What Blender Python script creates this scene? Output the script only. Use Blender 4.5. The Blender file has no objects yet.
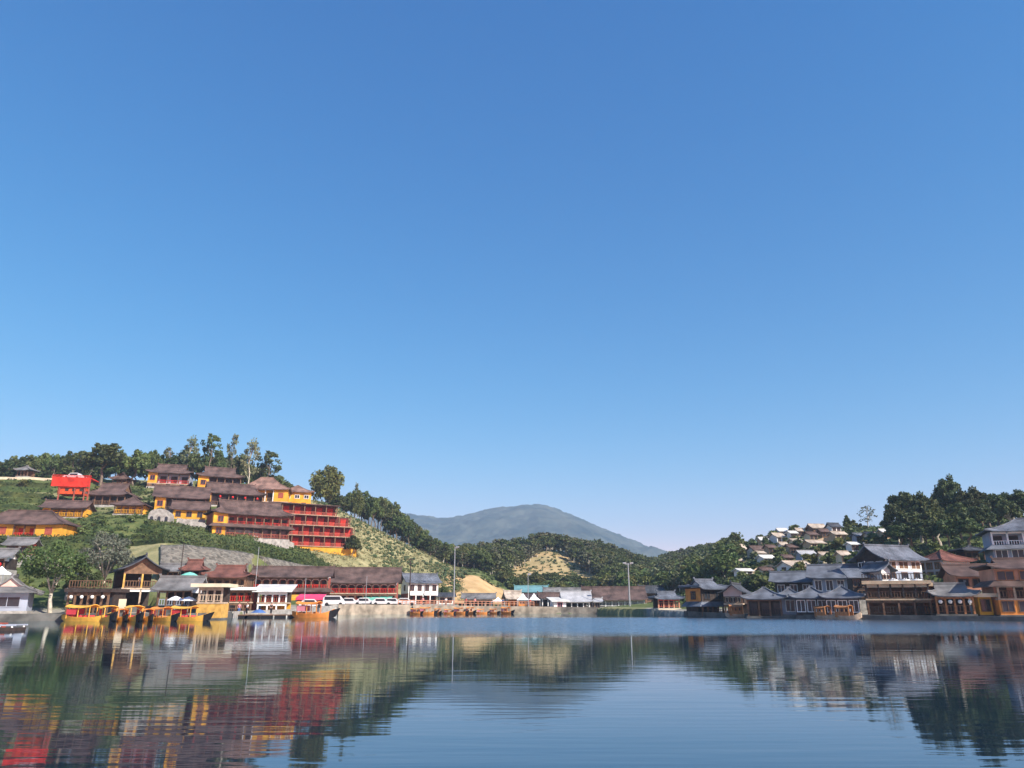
import bpy, bmesh, math, random
import numpy as np
from mathutils import Vector, Matrix
R = math.radians
random.seed(7)
SC = bpy.context.scene
COL = SC.collection

# ------------------------------------------------------------------ camera, sky, sun, exposure
F, CX, CY = 750.0, 512.0, 384.0
CAMZ, PITCH = 1.8, R(16.42)
cd = bpy.data.cameras.new('camera'); cam = bpy.data.objects.new('camera', cd); COL.objects.link(cam)
cd.sensor_width = 36.0; cd.lens = 36.0 * F / 1024.0; cd.clip_end = 20000; cd.clip_start = 0.2
cam.location = (0, 0, CAMZ); cam.rotation_euler = (math.pi / 2 + PITCH, 0, 0)
SC.camera = cam
SUN_EL = R(36); SUN_AZ = R(128)          # azimuth clockwise from +Y: the sun stands behind the viewer's right shoulder
world = bpy.data.worlds.new('World'); SC.world = world; world.use_nodes = True
wn = world.node_tree; wn.nodes.clear()
sky = wn.nodes.new('ShaderNodeTexSky'); sky.sky_type = 'NISHITA'; sky.sun_disc = False
sky.sun_elevation = SUN_EL; sky.sun_rotation = SUN_AZ
sky.air_density = 1.0; sky.dust_density = 0.9; sky.ozone_density = 2.5; sky.altitude = 1200
hsv = wn.nodes.new('ShaderNodeHueSaturation'); hsv.inputs['Saturation'].default_value = 1.35
bgn = wn.nodes.new('ShaderNodeBackground'); bgn.inputs['Strength'].default_value = 0.112
won = wn.nodes.new('ShaderNodeOutputWorld')
wn.links.new(sky.outputs[0], hsv.inputs['Color'])
sepc = wn.nodes.new('ShaderNodeSeparateColor'); cmb = wn.nodes.new('ShaderNodeCombineColor'); wn.links.new(hsv.outputs[0], sepc.inputs[0])
for ch, (ex, mu) in enumerate([(1.55, 0.70), (0.88, 0.865), (0.62, 1.32)]):        # clear highland sky: deep blue overhead, lavender low down
    pw = wn.nodes.new('ShaderNodeMath'); pw.operation = 'POWER'; pw.inputs[1].default_value = ex; ml = wn.nodes.new('ShaderNodeMath'); ml.operation = 'MULTIPLY'; ml.inputs[1].default_value = mu
    wn.links.new(sepc.outputs[ch], pw.inputs[0]); wn.links.new(pw.outputs[0], ml.inputs[0]); wn.links.new(ml.outputs[0], cmb.inputs[ch])
wn.links.new(cmb.outputs[0], bgn.inputs['Color'])
wn.links.new(bgn.outputs[0], won.inputs['Surface'])
sdir = Vector((math.sin(SUN_AZ) * math.cos(SUN_EL), math.cos(SUN_AZ) * math.cos(SUN_EL), math.sin(SUN_EL)))
sl = bpy.data.lights.new('sun', 'SUN'); sl.energy = 4.6; sl.angle = R(0.5); sl.color = (1.0, 0.93, 0.83)
so = bpy.data.objects.new('sun', sl); COL.objects.link(so); so.rotation_euler = sdir.to_track_quat('Z', 'Y').to_euler(); so.location = (60, -40, 60)
vs = SC.view_settings; vs.view_transform = 'Standard'; vs.look = 'None'; vs.gamma = 1.0; vs.exposure = 1.05; vs.use_curve_mapping = False
SC.cycles.max_bounces = 6; SC.cycles.transparent_max_bounces = 6

# ------------------------------------------------------------------ geometry of the place: from a sight line and a distance to a point
cp, sp = math.cos(PITCH), math.sin(PITCH)
def P(px, py, D):
    u = (px - CX) / F; v = (CY - py) / F
    dx, dy, dz = u, cp - v * sp, sp + v * cp
    t = D / dy
    return Vector((dx * t, D, CAMZ + dz * t))
def proj(x, y, z):
    zc = y * cp + (z - CAMZ) * sp
    return CX + F * x / zc, CY - F * ((z - CAMZ) * cp - y * sp) / zc

# ------------------------------------------------------------------ value noise
_rs = np.random.RandomState(11); _T = _rs.rand(256, 256)
def vn(x, y):
    x = np.asarray(x, float); y = np.asarray(y, float)
    xi = np.floor(x).astype(int); yi = np.floor(y).astype(int); fx = x - xi; fy = y - yi
    fx = fx * fx * (3 - 2 * fx); fy = fy * fy * (3 - 2 * fy)
    a = _T[xi & 255, yi & 255]; b = _T[(xi + 1) & 255, yi & 255]; c = _T[xi & 255, (yi + 1) & 255]; d = _T[(xi + 1) & 255, (yi + 1) & 255]
    return (a * (1 - fx) + b * fx) * (1 - fy) + (c * (1 - fx) + d * fx) * fy - 0.5
def fbm(x, y, o=4):
    s = 0; a = 1.0
    for k in range(o):
        s = s + a * vn(x * 2 ** k + 17 * k, y * 2 ** k + 31 * k); a *= 0.5
    return s

# ------------------------------------------------------------------ materials
MATS = {}
def mat(name, col, rough=0.8, var=0.25, scale=1.5, bump=0.0, spec=0.25, col2=None, wave=None, objrand=0.0, translucent=0.0, metal=0.0, detail=4):
    if name in MATS: return MATS[name]
    m = bpy.data.materials.new(name); m.use_nodes = True; nt = m.node_tree; n = nt.nodes; l = nt.links
    p = n['Principled BSDF']; p.inputs['Roughness'].default_value = rough; p.inputs['Specular IOR Level'].default_value = spec; p.inputs['Metallic'].default_value = metal
    tc = n.new('ShaderNodeTexCoord'); nz = n.new('ShaderNodeTexNoise'); nz.inputs['Scale'].default_value = scale; nz.inputs['Detail'].default_value = detail
    l.new(tc.outputs['Object'], nz.inputs['Vector'])
    rp = n.new('ShaderNodeValToRGB'); c2 = col2 or tuple(c * (1 + var) for c in col); c1 = col if col2 else tuple(c * (1 - var) for c in col)
    rp.color_ramp.elements[0].color = (*c1, 1); rp.color_ramp.elements[1].color = (*c2, 1)
    rp.color_ramp.elements[0].position = 0.32; rp.color_ramp.elements[1].position = 0.68
    l.new(nz.outputs['Fac'], rp.inputs['Fac']); out = rp.outputs['Color']
    hgt = nz.outputs['Fac']
    if wave:
        w = n.new('ShaderNodeTexWave'); w.bands_direction = 'X'; w.inputs['Scale'].default_value = wave; w.inputs['Distortion'].default_value = 0.6; w.inputs['Detail'].default_value = 1
        l.new(tc.outputs['Object'], w.inputs['Vector'])
        mx = n.new('ShaderNodeMix'); mx.data_type = 'RGBA'; mx.blend_type = 'MULTIPLY'; mx.inputs['Factor'].default_value = 0.35
        l.new(out, mx.inputs['A']); l.new(w.outputs['Color'], mx.inputs['B']); out = mx.outputs['Result']; hgt = w.outputs['Fac']
    if objrand:
        oi = n.new('ShaderNodeObjectInfo'); mr = n.new('ShaderNodeMapRange'); mr.inputs['To Min'].default_value = 1 - objrand; mr.inputs['To Max'].default_value = 1 + objrand
        l.new(oi.outputs['Random'], mr.inputs['Value'])
        h = n.new('ShaderNodeHueSaturation'); l.new(out, h.inputs['Color']); l.new(mr.outputs[0], h.inputs['Value'])
        mr2 = n.new('ShaderNodeMapRange'); mr2.inputs['To Min'].default_value = 0.475; mr2.inputs['To Max'].default_value = 0.525
        mul = n.new('ShaderNodeMath'); mul.operation = 'MULTIPLY'; mul.inputs[1].default_value = 7.31; fr = n.new('ShaderNodeMath'); fr.operation = 'FRACT'
        l.new(oi.outputs['Random'], mul.inputs[0]); l.new(mul.outputs[0], fr.inputs[0]); l.new(fr.outputs[0], mr2.inputs['Value']); l.new(mr2.outputs[0], h.inputs['Hue'])
        out = h.outputs['Color']
    l.new(out, p.inputs['Base Color'])
    if bump:
        b = n.new('ShaderNodeBump'); b.inputs['Strength'].default_value = bump; b.inputs['Distance'].default_value = 0.08
        l.new(hgt, b.inputs['Height']); l.new(b.outputs[0], p.inputs['Normal'])
    if translucent:
        t = n.new('ShaderNodeBsdfTranslucent'); l.new(out, t.inputs['Color']); ms = n.new('ShaderNodeMixShader'); ms.inputs[0].default_value = translucent
        l.new(p.outputs[0], ms.inputs[1]); l.new(t.outputs[0], ms.inputs[2]); l.new(ms.outputs[0], n['Material Output'].inputs['Surface'])
    MATS[name] = m; return m
# roofs
mat('roof_brown', (0.135, 0.088, 0.076), 0.75, 0.5, 0.55, 0.5, wave=6, detail=9)
mat('roof_rust', (0.20, 0.085, 0.065), 0.75, 0.5, 0.55, 0.5, wave=6, detail=9)
mat('roof_salmon', (0.27, 0.165, 0.13), 0.75, 0.5, 0.55, 0.5, wave=6, detail=9)
mat('roof_grey', (0.21, 0.205, 0.205), 0.75, 0.5, 0.55, 0.5, wave=6, detail=9)
mat('roof_slate', (0.15, 0.165, 0.20), 0.7, 0.5, 0.55, 0.5, wave=6, detail=9)
mat('roof_dark', (0.07, 0.075, 0.09), 0.7, 0.5, 0.55, 0.5, wave=6, detail=9)
mat('roof_tin', (0.45, 0.45, 0.47), 0.5, 0.2, 0.8, 0.3, wave=4)
mat('roof_white', (0.58, 0.57, 0.55), 0.6, 0.25, 0.6, detail=9)
mat('roof_teal', (0.16, 0.33, 0.36), 0.6, 0.2, 0.8, 0.3, wave=4)
mat('roof_tan', (0.38, 0.315, 0.255), 0.8, 0.4, 0.9, 0.4)
# walls
mat('yellow', (0.60, 0.305, 0.032), 0.85, 0.3, 0.5, detail=9)
mat('gold_wood', (0.50, 0.29, 0.07), 0.7, 0.25, 2.0)
mat('red', (0.52, 0.035, 0.022), 0.75, 0.45, 0.7, detail=9)
mat('red_orange', (0.56, 0.075, 0.02), 0.7, 0.2, 1.2)
mat('platform_red', (0.52, 0.028, 0.014), 0.75, 0.4, 0.7, detail=9)
mat('bright_red', (0.36, 0.022, 0.013), 0.75, 0.4, 0.7, detail=9)
mat('dark_red', (0.10, 0.02, 0.016), 0.8, 0.25, 1.4)
mat('brick_red', (0.30, 0.075, 0.05), 0.8, 0.25, 1.4)
mat('white', (0.76, 0.75, 0.73), 0.85, 0.16, 0.5, detail=9)
mat('cream', (0.62, 0.53, 0.38), 0.85, 0.12, 0.8)
mat('pink', (0.62, 0.43, 0.37), 0.85, 0.12, 0.8)
mat('salmon', (0.50, 0.24, 0.15), 0.85, 0.28, 0.5, detail=9)
mat('orange', (0.66, 0.24, 0.05), 0.75, 0.2, 1.2)
mat('tan', (0.46, 0.34, 0.22), 0.85, 0.2, 0.8)
mat('grey_blue', (0.30, 0.33, 0.40), 0.85, 0.12, 0.6)  # plain blue-grey, and the shade tint put on white walls
mat('wood', (0.15, 0.085, 0.05), 0.75, 0.35, 2.0)
mat('dark_wood', (0.045, 0.032, 0.027), 0.75, 0.35, 2.0)  # dark timber, and the colour given to shaded walls and interiors
mat('pale_wood', (0.42, 0.32, 0.23), 0.75, 0.25, 2.0)
mat('brown_wood', (0.36, 0.155, 0.06), 0.7, 0.3, 2.0)
mat('glass', (0.02, 0.024, 0.032), 0.25, 0.4, 0.6, spec=0.35)
mat('stone', (0.30, 0.285, 0.26), 0.9, 0.35, 1.6, 0.8)
mat('pale_stone', (0.29, 0.275, 0.25), 0.9, 0.3, 1.6, 0.8)
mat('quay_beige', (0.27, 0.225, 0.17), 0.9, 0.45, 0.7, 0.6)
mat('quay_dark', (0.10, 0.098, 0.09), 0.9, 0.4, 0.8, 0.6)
mat('black', (0.015, 0.015, 0.017), 0.5, 0.2, 2)
mat('metal', (0.42, 0.43, 0.44), 0.45, 0.1, 2, metal=0.6)
mat('awning_pink', (0.66, 0.06, 0.16), 0.8, 0.1, 1)
mat('awning_green', (0.17, 0.50, 0.40), 0.8, 0.1, 1)
mat('cloth_white', (0.8, 0.8, 0.8), 0.85, 0.05, 1)
mat('cloth_blue', (0.06, 0.13, 0.32), 0.85, 0.15, 1)
mat('cloth_red', (0.55, 0.05, 0.06), 0.85, 0.15, 1)
mat('cloth_pink', (0.62, 0.22, 0.26), 0.85, 0.15, 1)
mat('cloth_black', (0.02, 0.02, 0.025), 0.85, 0.15, 1)
mat('skin', (0.42, 0.24, 0.16), 0.6, 0.08, 3)
mat('car_white', (0.60, 0.60, 0.61), 0.25, 0.02, 1, spec=0.5)
mat('tyre', (0.02, 0.02, 0.02), 0.8, 0.1, 4)
mat('lantern_red', (0.60, 0.02, 0.02), 0.6, 0.1, 3)
mat('lantern_white', (0.80, 0.77, 0.70), 0.6, 0.05, 3)
mat('boat_yellow', (0.70, 0.38, 0.06), 0.55, 0.2, 1.5)
mat('bark', (0.16, 0.125, 0.095), 0.9, 0.35, 3, 0.6)
mat('bark_pale', (0.46, 0.42, 0.34), 0.9, 0.25, 3, 0.4)
mat('leaf', (0.050, 0.080, 0.024), 0.6, 0, 0.5, col2=(0.14, 0.175, 0.05), objrand=0.25, translucent=0.25)
mat('leaf_dark', (0.026, 0.046, 0.018), 0.6, 0, 0.4, col2=(0.10, 0.125, 0.036), objrand=0.25, translucent=0.2)
mat('leaf_pine', (0.09, 0.11, 0.055), 0.6, 0, 0.4, col2=(0.20, 0.21, 0.11), objrand=0.3, translucent=0.2)
mat('leaf_olive', (0.085, 0.10, 0.028), 0.6, 0, 0.5, col2=(0.17, 0.17, 0.05), objrand=0.2, translucent=0.25)
mat('leaf_grey', (0.10, 0.12, 0.085), 0.7, 0, 0.5, col2=(0.19, 0.20, 0.15), objrand=0.1, translucent=0.2)
mat('leaf_brown', (0.12, 0.075, 0.045), 0.7, 0, 0.5, col2=(0.20, 0.13, 0.07), objrand=0.1, translucent=0.2)
mat('straw', (0.15, 0.155, 0.07), 0.8, 0, 0.6, col2=(0.29, 0.265, 0.13), translucent=0.2)
mat('tea', (0.026, 0.046, 0.016), 0.7, 0, 2.0, col2=(0.07, 0.09, 0.03), objrand=0.25)
mat('hedge_leaf', (0.024, 0.046, 0.014), 0.7, 0, 0.5, col2=(0.085, 0.115, 0.03), translucent=0.15)

# ------------------------------------------------------------------ mesh helpers
class MB:
    def __init__(s): s.v = []; s.f = []
    def add(s, vs, fs):
        o = len(s.v); s.v += [tuple(v) for v in vs]; s.f += [tuple(i + o for i in f) for f in fs]; return s
    def box(s, x0, x1, y0, y1, z0, z1):
        return s.add([(x0, y0, z0), (x1, y0, z0), (x1, y1, z0), (x0, y1, z0), (x0, y0, z1), (x1, y0, z1), (x1, y1, z1), (x0, y1, z1)],
                     [(0, 3, 2, 1), (4, 5, 6, 7), (0, 1, 5, 4), (1, 2, 6, 5), (2, 3, 7, 6), (3, 0, 4, 7)])
    def tube(s, pts, rad, n=6, cap=True):
        pts = [Vector(p) for p in pts]; rings = []
        for i, p in enumerate(pts):
            d = (pts[min(i + 1, len(pts) - 1)] - pts[max(i - 1, 0)]).normalized()
            a = d.cross(Vector((0.31, 0.95, 0.05)));
            if a.length < 1e-3: a = d.cross(Vector((1, 0, 0)))
            a.normalize(); b = d.cross(a); r = rad[i] if hasattr(rad, '__len__') else rad
            rings.append([p + (a * math.cos(2 * math.pi * k / n) + b * math.sin(2 * math.pi * k / n)) * r for k in range(n)])
        vs = [v for rg in rings for v in rg]; fs = []
        for i in range(len(pts) - 1):
            for k in range(n):
                k2 = (k + 1) % n; fs.append((i * n + k, i * n + k2, (i + 1) * n + k2, (i + 1) * n + k))
        if cap: fs += [tuple(range(n))[::-1], tuple((len(pts) - 1) * n + k for k in range(n))]
        return s.add(vs, fs)
    def lathe(s, prof, n=10, c=(0, 0)):
        vs = [(c[0] + r * math.cos(2 * math.pi * k / n), c[1] + r * math.sin(2 * math.pi * k / n), z) for r, z in prof for k in range(n)]
        fs = [(i * n + k, i * n + (k + 1) % n, (i + 1) * n + (k + 1) % n, (i + 1) * n + k) for i in range(len(prof) - 1) for k in range(n)]
        fs += [tuple(range(n))[::-1], tuple((len(prof) - 1) * n + k for k in range(n))]
        return s.add(vs, fs)
    def prism(s, poly, axis, a, b):        # polygon in the two other axes, extruded along axis from a to b
        def pt(q, t): return (t, q[0], q[1]) if axis == 'x' else (q[0], t, q[1]) if axis == 'y' else (q[0], q[1], t)
        n = len(poly)
        return s.add([pt(q, a) for q in poly] + [pt(q, b) for q in poly],
                     [tuple(range(n))[::-1], tuple(range(n, 2 * n))] + [(i, (i + 1) % n, n + (i + 1) % n, n + i) for i in range(n)])
    def mesh(s, name, m):
        me = bpy.data.meshes.new(name); me.from_pydata(s.v, [], s.f); me.materials.append(MATS[m] if isinstance(m, str) else m)
        bm = bmesh.new(); bm.from_mesh(me); bmesh.ops.recalc_face_normals(bm, faces=bm.faces); bm.to_mesh(me); bm.free(); return me
def link(name, me, parent=None, loc=(0, 0, 0), rz=0.0, smooth=False):
    o = bpy.data.objects.new(name, me); COL.objects.link(o); o.location = loc; o.rotation_euler = (0, 0, rz)
    if parent: o.parent = parent
    if smooth and me: me.polygons.foreach_set('use_smooth', [True] * len(me.polygons))
    return o
def tag(o, label=None, cat=None, group=None, kind=None):
    if label: o['label'] = label
    if cat: o['category'] = cat
    if group: o['group'] = group
    if kind: o['kind'] = kind
    return o
def thing(name, label, cat, loc, rz=0.0, group=None):
    o = bpy.data.objects.new(name, None); o.empty_display_size = 0.3; COL.objects.link(o); o.location = loc; o.rotation_euler = (0, 0, rz)
    return tag(o, label, cat, group)
def dup(root, loc, rz=0.0, scale=None, label=None, group=None):
    r = root.copy(); COL.objects.link(r); r.location = loc; r.rotation_euler = (0, 0, rz)
    if scale is not None: r.scale = scale if hasattr(scale, '__len__') else (scale,) * 3
    for ch in KIDS.get(root.name, root.children):
        c = ch.copy(); COL.objects.link(c); c.parent = r
        for g in KIDS.get(ch.name, ch.children):
            d = g.copy(); COL.objects.link(d); d.parent = c
    if label: r['label'] = label
    if group: r['group'] = group
    return r
KIDS = {}
def remember(root):
    KIDS[root.name] = list(root.children)
    for c in root.children: KIDS[c.name] = list(c.children)
    return root
_mc = {}
def cached(key, fn):
    if key not in _mc: _mc[key] = fn()
    return _mc[key]

# ------------------------------------------------------------------ shape of the ground
# columns: px : shore D, quay top z, then pairs (D, py or ('z', height)) going away from the water
def shoreD(px):
    return float(np.interp(px, [-400, -250, 0, 60, 130, 205, 240, 300, 330, 360, 410, 450, 480, 560, 600, 640, 655, 690, 740, 790, 850, 900, 960, 1024, 1280, 1500],
                           [70, 75, 90, 92.5, 95, 99, 119, 124, 148, 155, 161, 167, 171, 173, 170, 152, 147, 128, 117, 110, 103, 99, 95, 91, 78, 72]))
def quayz(px):
    return float(np.interp(px, [-400, 60, 220, 300, 340, 420, 560, 640, 690, 740, 1500], [0.8, 0.8, 0.8, 1.2, 1.8, 1.7, 1.4, 1.2, 0.8, 0.5, 0.5]))
COLS = {
 -420: [(14, 'q'), (55, 12.), (70, 17.), (95, 26.), (140, 36.), (220, 30.)],
 -250: [(14, 'q'), (55, 12.), (70, 17.), (95, 26.), (140, 38.), (220, 34.)],
 0:   [(12, 'q'), (40, -572), (56, -540), (75, -520), (118, -477), (190, 30.)],
 80:  [(12, 'q'), (40, -565), (58, -540), (78, -518), (120, -479), (190, 32.)],
 130: [(12, 'q'), (38, -579), (54, -548), (76, -519), (122, -478), (190, 33.)],
 165: [(12, 'q'), (36, -579), (50, -545), (74, -523), (122, -478), (190, 33.)],
 250: [(9, 'q'), (26, -588), (40, -556), (58, -537), (104, -482), (170, 33.)],
 300: [(9, 'q'), (40, -590), (50, -565), (62, -551), (100, -497), (165, 30.)],
 330: [(9, 'q'), (25, -588), (33, -570), (42, -557), (86, -504), (150, 27.)],
 360: [(9, 'q'), (27, -590), (35, -568), (46, -551), (90, -519), (150, 22.)],
 410: [(9, 'q'), (32, -598), (42, -586), (60, -571), (96, -546), (160, 14.)],
 450: [(9, 'q'), (34, -600), (44, -590), (60, -579), (96, -568), (170, -564)],
 480: [(9, 'q'), (36, -601), (46, -588), (64, -576), (84, -572), (168, -558)],
 515: [(9, 'q'), (38, -603), (56, -599), (80, -590), (108, -580), (160, -553)],
 550: [(9, 'q'), (40, -603), (60, -598), (84, -589), (112, -577), (160, -549)],
 595: [(10, 'q'), (40, -603), (62, -599), (90, -590), (120, -578), (170, -556)],
 650: [(10, 'q'), (44, -603), (68, -598), (100, -590), (142, -582), (235, -570)],
 700: [(9, 'q'), (30, -599), (55, -592), (88, -584), (142, -574), (280, -556)],
 740: [(8, 'q'), (26, -598), (46, -586), (72, -571), (108, -551), (200, -551)],
 790: [(8, 'q'), (26, -592), (44, -578), (74, -556), (112, -532), (170, 24.)],
 850: [(8, 'q'), (24, -584), (40, -567), (70, -547), (110, -527), (170, 24.)],
 900: [(8, 'q'), (22, -580), (38, -564), (60, -549), (100, -527), (160, 23.)],
 960: [(8, 'q'), (20, -577), (34, -562), (54, -547), (95, -522), (150, 23.)],
 1024:[(8, 'q'), (20, -572), (33, -558), (48, -547), (90, -517), (150, 24.)],
 1280:[(8, 'q'), (25, 8.), (45, 14.), (70, 22.), (110, 32.), (170, 34.)],
 1450:[(8, 'q'), (25, 8.), (45, 14.), (70, 22.), (110, 32.), (170, 34.)],
}
kD, kZ, kA = [], [], []
for px in sorted(COLS):
    D0 = shoreD(px); q = quayz(px)
    row = [(D0 - 6, -1.6), (D0 + 0.25, -1.2), (D0 + 0.9, q - 0.12)]
    for dd, yy in COLS[px]:
        D = D0 + dd
        row.append((D, q if yy == 'q' else P(px, -yy, D).z if yy < 0 else yy))
    row += [(900., 22.), (7500., 30.)]
    kD.append([r[0] for r in row]); kZ.append([r[1] for r in row]); kA.append([P(px, 600, D0).x / D0] * len(row))
    for i, (dd, yy) in enumerate(COLS[px]):
        if yy != 'q' and yy < 0: kA[-1][3 + i] = P(px, -yy, D0 + dd).x / (D0 + dd)
kD = np.array(kD); kZ = np.array(kZ); kA = np.array(kA)
gA = np.arange(-1.25, 1.2501, 0.004)
gD = np.concatenate([np.arange(20, 66, 8), np.arange(66, 290, 0.8), np.arange(290, 480, 3), np.geomspace(480, 4150, 24)])
G = np.zeros((len(gA), len(gD)))
KD = np.stack([np.interp(gA, kA[:, k], kD[:, k]) for k in range(kD.shape[1])], 1)
KZ = np.stack([np.interp(gA, kA[:, k], kZ[:, k]) for k in range(kD.shape[1])], 1)
for i in range(len(gA)): G[i] = np.interp(gD, np.maximum.accumulate(KD[i] + np.arange(KD.shape[1]) * 1e-3), KZ[i])
land = np.clip((gD[None, :] - KD[:, 3][:, None]) / 12, 0, 1)
for _ in range(5):
    S = G.copy(); S[1:-1] = (G[:-2] + 2 * G[1:-1] + G[2:]) / 4; S[:, 1:-1] = (S[:, :-2] + 2 * S[:, 1:-1] + S[:, 2:]) / 4
    G = G * (1 - land) + S * land
XX = gA[:, None] * gD[None, :]; YY = np.broadcast_to(gD[None, :], XX.shape)
land2 = np.clip((gD[None, :] - KD[:, 3][:, None] - 4) / 30, 0.04, 1) * land
G = G + land2 * (fbm(XX / 14, YY / 14, 4) * 0.9 + fbm(XX / 3.0, YY / 3.0, 3) * 0.25) + (gD[None, :] > 480) * fbm(XX / 260, YY / 260, 4) * 12
def ground(x, y):
    i = np.clip((x / y - gA[0]) / 0.004, 0, len(gA) - 1.001); j = np.interp(y, gD, np.arange(len(gD))); j = min(j, len(gD) - 1.001)
    i0, j0 = int(i), int(j); fi, fj = i - i0, j - j0
    return float((G[i0, j0] * (1 - fi) + G[i0 + 1, j0] * fi) * (1 - fj) + (G[i0, j0 + 1] * (1 - fi) + G[i0 + 1, j0 + 1] * fi) * fj)
def at(px, D):                               # the point of the ground seen in direction px at distance D
    z = 5.0
    for _ in range(12):
        x = (px - CX) / F * (D * cp + (z - CAMZ) * sp); z = ground(x, D)
    return Vector((x, D, z))

# ------------------------------------------------------------------ houses: the list, solved for real sizes
HS = []
def H(n, label, pl, pr, pt, pe, pb, D, d=7.0, yaw=0, roof='gable', rm='roof_brown', axis='x', st=None, ov=0.8, cat='house', group=None, gable='white', fnd='stone', up=0.25, dz=4.0):
    HS.append(dict(n=n, label=label, pl=pl, pr=pr, pt=pt, pe=pe, pb=pb, D=D, d=d, yaw=R(yaw), roof=roof, rm=rm, axis=axis, st=st or [dict(t='win', wall='white', n=3)],
                   ov=ov, cat=cat, group=group, gable=gable, fnd=fnd, up=up, dz=dz))
W = lambda wall, n=3, **k: dict(t='win', wall=wall, n=n, **k)
V = lambda wall, n=4, **k: dict(t='ver', wall=wall, n=n, **k)
O = lambda wall, n=3, **k: dict(t='open', wall=wall, n=n, **k)  # open storey; dark wall colours stand for the shade inside
exec_houses = None
# --- the shore on the side of the yellow boats
H('lakeside_pavilion', 'grey roofed lakeside pavilion with a shade-blue wall and pale pink gable, beside the forked pale tree', -14, 33, 577, 594, 611, 98, 4.5, 24, 'xie', 'roof_grey', 'y', [W('grey_blue', 1, ww=2.6, wh=1.1, frame='grey_blue', sidewins=0)], 1.0, 'pavilion', gable='pink', up=0.3)  # blue-grey wall colour carries the shade below the eave
H('house', 'dark house with red lanterns under its grey roof, above the pink gabled pavilion', -34, 17, 550, 559, 569, 121, 6, 15, 'gable', 'roof_grey', st=[V('dark_wood', 4, rail='dark_wood')], up=0.3)
H('house', 'small grey roofed house with red ridge ends on the slope behind the forked tree', 6, 36, 541, 548, 555, 133, 6, 15, 'gable', 'roof_grey', st=[W('wood', 2)], gable='red')
H('garden_hut', 'tiny grey hut with peaked roof half hidden between the two shore trees', 69, 85, 570, 578, 588, 112, 3, 10, 'hip', 'roof_grey', st=[O('dark_wood', 1)], cat='hut')
H('teahouse', 'dark wooden teahouse with shade-dark walls and a railed roof terrace behind the long yellow boat', 66, 125, 590, 592, 613, 101.5, 6, 4, 'flat', 'dark_wood', st=[V('dark_wood', 6, rail='dark_wood'), ], cat='teahouse', fnd='quay_dark', ov=0.3)  # shade under the trees is put into the dark wall colour
H('restaurant', 'dark gabled restaurant with golden posts above a white beamed shop', 112, 160, 558, 571, 606, 112, 10, 34, 'gable', 'roof_dark', 'y', [O('dark_wood', 2, post='pale_wood', beam='white'), O('dark_wood', 2, post='gold_wood', rail='wood')], 0.9, 'restaurant', gable='wood', fnd='quay_dark')
H('shed', 'long open shed with a weathered grey roof beside the white beamed shop', 157, 203, 577, 590, 607, 109, 7, 5, 'gable', 'roof_grey', st=[O('dark_wood', 4, rail='grey_blue')], cat='shed', fnd='quay_dark')
H('deck_restaurant', 'open deck restaurant on yellow planked base with a flat cream beam roof', 197, 229, 583, 587, 618, 104, 5, 6, 'flat', 'cream', st=[W('gold_wood', 0, hf=0.95), O('dark_wood', 3, rail='pale_wood', post='pale_wood', hf=1.0)], cat='restaurant', fnd='quay_dark')
H('house', 'small rust roofed house below the grey rubble wall', 184, 204, 561, 571, 580, 134, 5, 10, 'xie', 'roof_rust', st=[V('dark_wood', 2, rail='wood')])
H('house', 'low grey roofed house below the pale bare slope', 161, 184, 566, 573, 581, 134, 5, 10, 'gable', 'roof_grey', st=[V('dark_wood', 3, rail='wood')])
H('teahouse', 'rust roofed teahouse with swept eaves and a long grey terrace below the rubble wall', 206, 252, 566, 577, 592, 131, 7, 10, 'xie', 'roof_rust', st=[V('wood', 5, rail='pale_wood')], cat='teahouse', up=0.6)
H('shop', 'two storey red shop with a white fascia beside the white canopied building', 228, 257, 585, 590, 615, 127, 6, 8, 'flat', 'white', st=[O('brick_red', 3, rail='wood'), V('brick_red', 3, rail='red')], cat='shop', fnd='quay_dark')
H('restaurant', 'two storey waterside restaurant under a bright white canopy', 257, 291, 585, 592, 614, 128, 5, 8, 'shedroof', 'roof_white', st=[O('yellow', 3, post='white'), O('dark_wood', 4, rail='brick_red', post='white')], cat='restaurant', fnd='quay_dark')
H('inn', 'long brown roofed inn with red arched balcony behind the white canopy', 252, 330, 567, 577, 603, 158, 8, 10, 'gable', 'roof_brown', st=[V('brick_red', 9, rail='red', door='dark_wood'), V('brick_red', 9, rail='red', door='dark_wood', arch=1, skirt=1)], cat='inn')
H('inn', 'long plain brown roofed inn with red balcony beside the white two storey house', 330, 398, 568, 583, 604, 172, 9, 6, 'gable', 'roof_brown', st=[V('brick_red', 8, rail='red', door='dark_wood'), V('brick_red', 8, rail='red', door='dark_wood', arch=1)], cat='inn')
H('house', 'white two storey house with a blue grey roof below the dotted hillside', 401, 438, 574, 583, 604, 186, 7, 22, 'gable', 'roof_slate', st=[V('brick_red', 4, rail=None, post='white', door='dark_wood'), W('white', 4, ww=0.8, wh=1.2)])
H('hut', 'low white hut beside the white two storey house', 438, 453, 593, 597, 604, 186, 4, 10, 'shedroof', 'roof_dark', st=[W('white', 2)], cat='hut')
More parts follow.
